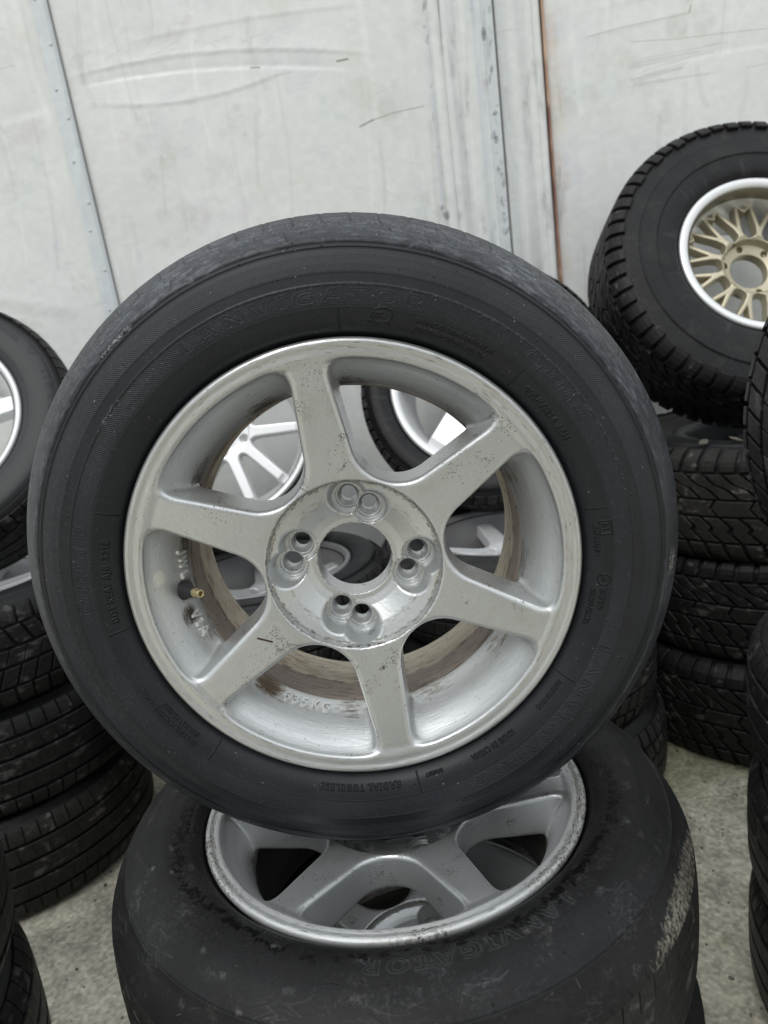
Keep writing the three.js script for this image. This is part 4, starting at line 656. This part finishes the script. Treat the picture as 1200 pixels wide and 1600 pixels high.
const lingBump = canvasTexture(2048, 2048, (g) => {
  g.fillStyle = 'rgb(110,110,110)'; g.fillRect(0, 0, 2048, 2048);
  arcText(g, 'LINGLONG', 12, 0.262, 0.021, 'bold', { fill: 'rgb(235,235,235)' }, 1.75); arcText(g, 'LINGLONG', 190, 0.262, 0.019, 'bold', { fill: 'rgb(215,215,215)' }, 1.35);
  g.strokeStyle = 'rgb(190,190,190)'; g.lineWidth = 5; { const [x, y] = ringPt(0.262, 22); g.beginPath(); g.arc(x, y, 24, 0, 7); g.stroke(); } for (const r of [0.228, 0.285]) { g.beginPath(); g.arc(1024, 1024, r * PX, 0, 7); g.stroke(); }
  ribbing(g, 0.25, 0.276, 'slant', 'rgba(150,150,150,.7)', 2, 0.002, 30, 74);
}, false);
const lingMat = new THREE.MeshStandardMaterial({ bumpMap: lingBump, bumpScale: 0.0035, roughness: 0.58, color: new THREE.Color().setRGB(0.026, 0.0272, 0.0295) });
const leanLeft = makeWheel('wheel_assembly', { geo: kits.left.geo, tread: kits.left.tread }, rims.left, whiteSilver, slimFace, whiteSilver, 1.05);
{ const ty = leanLeft.getObjectByName('tyre'), pr = carcass(0.205, 0.303, 0.198, 0.0105, 0).slice(0, 26).map(([r, z]) => [r, z + 0.0006]); part('sidewall', revolve(pr, 200, 'disc', { L0: 0.187, LM }), lingMat, ty); }
tag(leanLeft, 'upright wheel at the left edge with raised tyre lettering, leaning on the left stack', 'wheel');
stand(leanLeft, [-0.932, 0.990, -1.55], 0.15, 0.57, 0.31, 0.198, 0, 0.10);

// back row, left: low stack with a twin-spoke wheel
const backA = tag(makeWheel('wheel_assembly', kits.backA, rims.slim, shadedRim, slimFace, greySilver, 0.98, -0.028), 'grey-rimmed wheel lying behind the large wheel, seen through its centre hole', 'wheel');
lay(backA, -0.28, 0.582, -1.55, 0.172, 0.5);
const twinWheel = tag(makeWheel('wheel_assembly', kits.small, rims.twin, brightMetal, twinFace, brightMetal), 'bright twin-spoke wheel leaning in the back row, seen through the upper left gap', 'wheel');
stand(twinWheel, [-0.338, 0.876, -1.66], 0.0, 0.26, 0.278, 0.165, 0, -1.05);
const lowTyre = makeWheel('tyre_assembly', kits.ribbed, rims.slim, greySilver, null, null);
['middle tyre of the back left stack, hidden behind the front wheel', 'bottom tyre of the back left stack, hidden behind the front wheels'].forEach((lab, i) => { const w = i ? again(lowTyre) : lowTyre; tag(w, lab, 'tyre'); lay(w, -0.28 + 0.01 * i, 0.389 - 0.193 * i, -1.55, 0.172, i); });

// back row, right: stack with a white wheel on it
const whiteFlat = tag(makeWheel('wheel_assembly', kits.ribbed, rims.slim, shadedRim, slimFace, whiteSilver, 0.98, -0.02), 'white-rimmed wheel lying behind the large wheel, seen through its right gap', 'wheel');
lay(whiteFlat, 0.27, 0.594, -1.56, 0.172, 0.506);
const whiteWheel = tag(makeWheel('wheel_assembly', kits.wide, rims.wide, whiteSilver, fiveFace, whiteSilver), 'white broad-spoke wheel leaning in the back row, seen through the upper right gap', 'wheel');
stand(whiteWheel, [0.267, 0.915, -1.735], -0.2, 0.42, 0.3, 0.18, 0, -2.11);
['cut-tread tyre, middle of the stack behind the large wheel on its right', 'cut-tread tyre at the bottom of the stack just right of the lying front wheel'].forEach((lab, i) => { const w = makeWheel('tyre_assembly', kits.cut, rims.slim, greySilver, null, null); tag(w, lab, 'tyre'); lay(w, 0.27 + 0.012 * i, 0.389 - 0.193 * i, -1.56 + 0.01 * i, 0.172, i * 0.5); });

// right edge of the picture: stack with an upright tyre on top, mostly outside the frame
const edgeTyre = makeWheel('tyre_assembly', kits.cut, rims.slim, greySilver, slimFace, greySilver);
tag(edgeTyre, 'upright tyre at the right edge, tread side showing, on top of the near right stack', 'tyre'); stand(edgeTyre, [0.742, 0.878, -0.74], 0.0, 0.0, 0.295, 0.172, 0, 0.2);
['top lying tyre of the near right stack, with pale slits in its shoulder', 'second lying tyre of the near right stack, with fine ribs', 'third lying tyre of the near right stack, at the lower right corner'].forEach((lab, i) => { const w = again(lowTyre); tag(w, lab, 'tyre'); lay(w, 0.738 - [0, 0.006, 0.0][i], 0.585 - 0.195 * i, -0.80 + [0, 0.01, 0][i], 0.172, i + 0.4); });
// left edge, near: stack that enters the lower left corner
['dark tyre cut by the left edge, above the tyre in the lower left corner', 'dark tyre in the lower left corner, beside the bare concrete', 'tyre on the concrete below the lower left corner'].forEach((lab, i) => { const w = again(lowTyre); tag(w, lab, 'tyre'); lay(w, -0.762, 0.585 - 0.195 * i, -0.63, 0.172, i + 0.1); });

// the person who holds the camera: stands in front of the stack, darkens the lower half of its reflections
{
  const cap = (x, y, z, [ax, ay, az, ar], [bx, by, bz, br]) => { const dx = bx - ax, dy = by - ay, dz = bz - az, t = clamp(((x - ax) * dx + (y - ay) * dy + (z - az) * dz) / (dx * dx + dy * dy + dz * dz), 0, 1); return Math.hypot(x - ax - t * dx, y - ay - t * dy, z - az - t * dz) - (ar + (br - ar) * t); };
  const B = [];
  for (const s of [-1, 1]) B.push([[s * 0.095, 0.90, 0.52, 0.085], [s * 0.11, 0.50, 0.47, 0.060]], [[s * 0.11, 0.50, 0.47, 0.058], [s * 0.12, 0.09, 0.52, 0.040]], [[s * 0.12, 0.045, 0.53, 0.036], [s * 0.135, 0.03, 0.38, 0.030]], [[s * 0.17, 1.36, 0.46, 0.055], [s * 0.25, 1.10, 0.42, 0.044]], [[s * 0.25, 1.10, 0.42, 0.042], [s * 0.085, 1.035, 0.175, 0.028]]);
  B.push([[-0.07, 0.92, 0.52, 0.11], [0.07, 0.92, 0.52, 0.11]], [[0, 1.0, 0.51, 0.125], [0, 1.22, 0.48, 0.13]], [[-0.10, 1.30, 0.465, 0.105], [0.10, 1.30, 0.465, 0.105]], [[0, 1.36, 0.455, 0.06], [0, 1.48, 0.42, 0.052]]);
  for (const b of B) for (const q of b) if (q[2] > 0.3) q[2] -= 0.1;
  const net = surfaceNets((x, y, z) => { let d = 1; for (const [a, b] of B) d = smin(d, cap(x, y, z, a, b), 0.04); return Math.max(d, -y); }, [-0.36, -0.02, 0.1], [0.36, 1.56, 0.60], 0.013);
  const geo = pieces(net, (x, y, z) => y < 0.86 && z > 0.12 ? 'trousers' : 'jacket');
  const cloth = new THREE.MeshStandardMaterial({ color: new THREE.Color().setRGB(0.035, 0.038, 0.045), roughness: 0.9 }), skin = new THREE.MeshStandardMaterial({ color: new THREE.Color().setRGB(0.42, 0.27, 0.2), roughness: 0.6 }), hair = new THREE.MeshStandardMaterial({ color: new THREE.Color().setRGB(0.02, 0.018, 0.016), roughness: 0.7 });
  const p = new THREE.Group(); p.name = 'person'; p.position.set(0, 0, 0.5); scene.add(p); tag(p, 'person in grey jacket and dark trousers standing before the wheels, holding a phone', 'person');
  const put = (n, g, m) => { g.translate(0, 0, -0.5); return part(n, g, m, p); };
  put('trousers', geo.trousers, cloth); put('jacket', geo.jacket, new THREE.MeshStandardMaterial({ color: new THREE.Color().setRGB(0.34, 0.35, 0.36), roughness: 0.9 }));
  const head = surfaceNets((x, y, z) => { const Y = y - 1.585, Z = z - 0.30; let d = (Math.hypot(x / 0.074, Y / 0.108, Z / 0.092) - 1) * 0.08; d = smin(d, Math.hypot(x, Y + 0.02, Z + 0.098) - 0.013, 0.02); d = smin(d, Math.hypot(x, Y + 0.085, Z + 0.06) - 0.022, 0.03); for (const s of [-1, 1]) { d = smin(d, Math.hypot((x - s * 0.078) * 1.6, Y + 0.01, Z - 0.005) - 0.024, 0.01); d = smax(d, -(Math.hypot(x - s * 0.031, Y - 0.008, Z + 0.094) - 0.014), 0.012); } return d; }, [-0.1, 1.45, 0.17], [0.1, 1.71, 0.41], 0.005);
  put('head', pieces(head, () => 'h').h, skin);
  put('hair', new THREE.SphereGeometry(1, 28, 18, 0, 2 * Math.PI, 0, 1.5).scale(0.08, 0.112, 0.098).rotateX(0.45).translate(0, 1.592, 0.308), hair);
  for (const s of [-1, 1]) { // hands closed round the edges of the phone
    const H = [[[s * 0.085, 1.035, 0.16, 0.024], [s * 0.072, 1.035, 0.10, 0.026]], [[s * 0.072, 1.035, 0.10, 0.026], [s * 0.06, 1.035, 0.075, 0.022]]];
    for (let k = 0; k < 4; k++) { const y = 1.008 + k * 0.019, L = [0.8, 1, 1.05, 0.95][k]; H.push([[s * 0.068, y, 0.078, 0.0095], [s * 0.052, y, 0.055, 0.009]], [[s * 0.052, y, 0.055, 0.009], [s * (0.052 - 0.026 * L), y, 0.052, 0.0075]]); }
    H.push([[s * 0.072, 1.058, 0.105, 0.012], [s * 0.05, 1.088, 0.094, 0.010]], [[s * 0.05, 1.088, 0.094, 0.010], [s * 0.03, 1.095, 0.092, 0.008]]);
    const h = surfaceNets((x, y, z) => { let d = 1; for (const [a, b] of H) d = smin(d, cap(x, y, z, a, b), 0.006); return d; }, [Math.min(s * 0.01, s * 0.125), 0.98, 0.035], [Math.max(s * 0.01, s * 0.125), 1.12, 0.195], 0.004);
    put('hand', pieces(h, () => 'h').h, skin);
  }
  const ph = put('phone', new THREE.BoxGeometry(0.075, 0.155, 0.008).translate(0, 1.035, 0.07), new THREE.MeshStandardMaterial({ color: 0x101114, roughness: 0.3 }));
}

{ // loose grit on the concrete
  const g = new THREE.IcosahedronGeometry(1, 0), n = 900, m = new THREE.InstancedMesh(g, new THREE.MeshStandardMaterial({ color: 0xffffff, roughness: 0.95 }), n), M = new THREE.Matrix4(), q = new THREE.Quaternion(), c = new THREE.Color();
  for (let i = 0; i < n; i++) { const right = rnd() < 0.5, x = right ? rr(0.3, 0.75) : rr(-0.75, -0.2), z = right ? rr(-1.7, -0.7) : rr(-1.4, -0.55), r = 0.0008 + 0.0032 * rnd() ** 3; q.setFromEuler(new THREE.Euler(rr(0, 6), rr(0, 6), rr(0, 6))); M.compose(new THREE.Vector3(x, r * 0.4, z), q, new THREE.Vector3(r * rr(.7, 1.5), r * rr(.5, 1), r)); m.setMatrixAt(i, M); const L = rr(0.05, 0.4); m.setColorAt(i, c.setRGB(L, L * 0.95, L * 0.86)); }
  m.name = 'grit'; m.castShadow = m.receiveShadow = true; m.userData = { kind: 'stuff', label: 'loose grit and crumbs scattered on the concrete' }; scene.add(m);
}
// a few dry leaves and scraps
{
  const leafMat = new THREE.MeshStandardMaterial({ color: new THREE.Color().setRGB(0.085, 0.08, 0.065), roughness: 0.9, side: THREE.DoubleSide });
  const s = new THREE.Shape(); s.moveTo(0, -0.02); s.bezierCurveTo(0.013, -0.01, 0.012, 0.008, 0.002, 0.022); s.bezierCurveTo(-0.004, 0.012, -0.014, 0.004, -0.010, -0.006); s.bezierCurveTo(-0.008, -0.014, -0.004, -0.018, 0, -0.02);
  const g = new THREE.ExtrudeGeometry(s, { depth: 0.0006, bevelEnabled: false, curveSegments: 8 }); const p = g.attributes.position; for (let i = 0; i < p.count; i++) p.setZ(i, p.getZ(i) + 18 * p.getX(i) ** 2 + 6 * p.getY(i) ** 2 + p.getX(i) * 0.2); g.computeVertexNormals();
  [[0.63, 0.738, -1.66, 0.6, 0.5, 'curled dry leaf beside the gold wheel, nearest the large wheel'], [0.70, 0.730, -1.55, 2.2, 0.3, 'dry leaf on the edge of the top off-road tyre'], [0.76, 0.732, -1.53, 4, 0.4, 'dry leaf on the top off-road tyre, furthest to the right']].forEach(([x, y, z, a, t, lab]) => { const m = part(numbered('dry_leaf'), g, leafMat, scene); m.position.set(x, y, z); m.rotation.set(-Math.PI / 2 + t, 0, a); m.scale.setScalar(0.75); tag(m, lab, 'leaf', 'dry leaves on the right stack'); });
}

renderer.render(scene, camera);
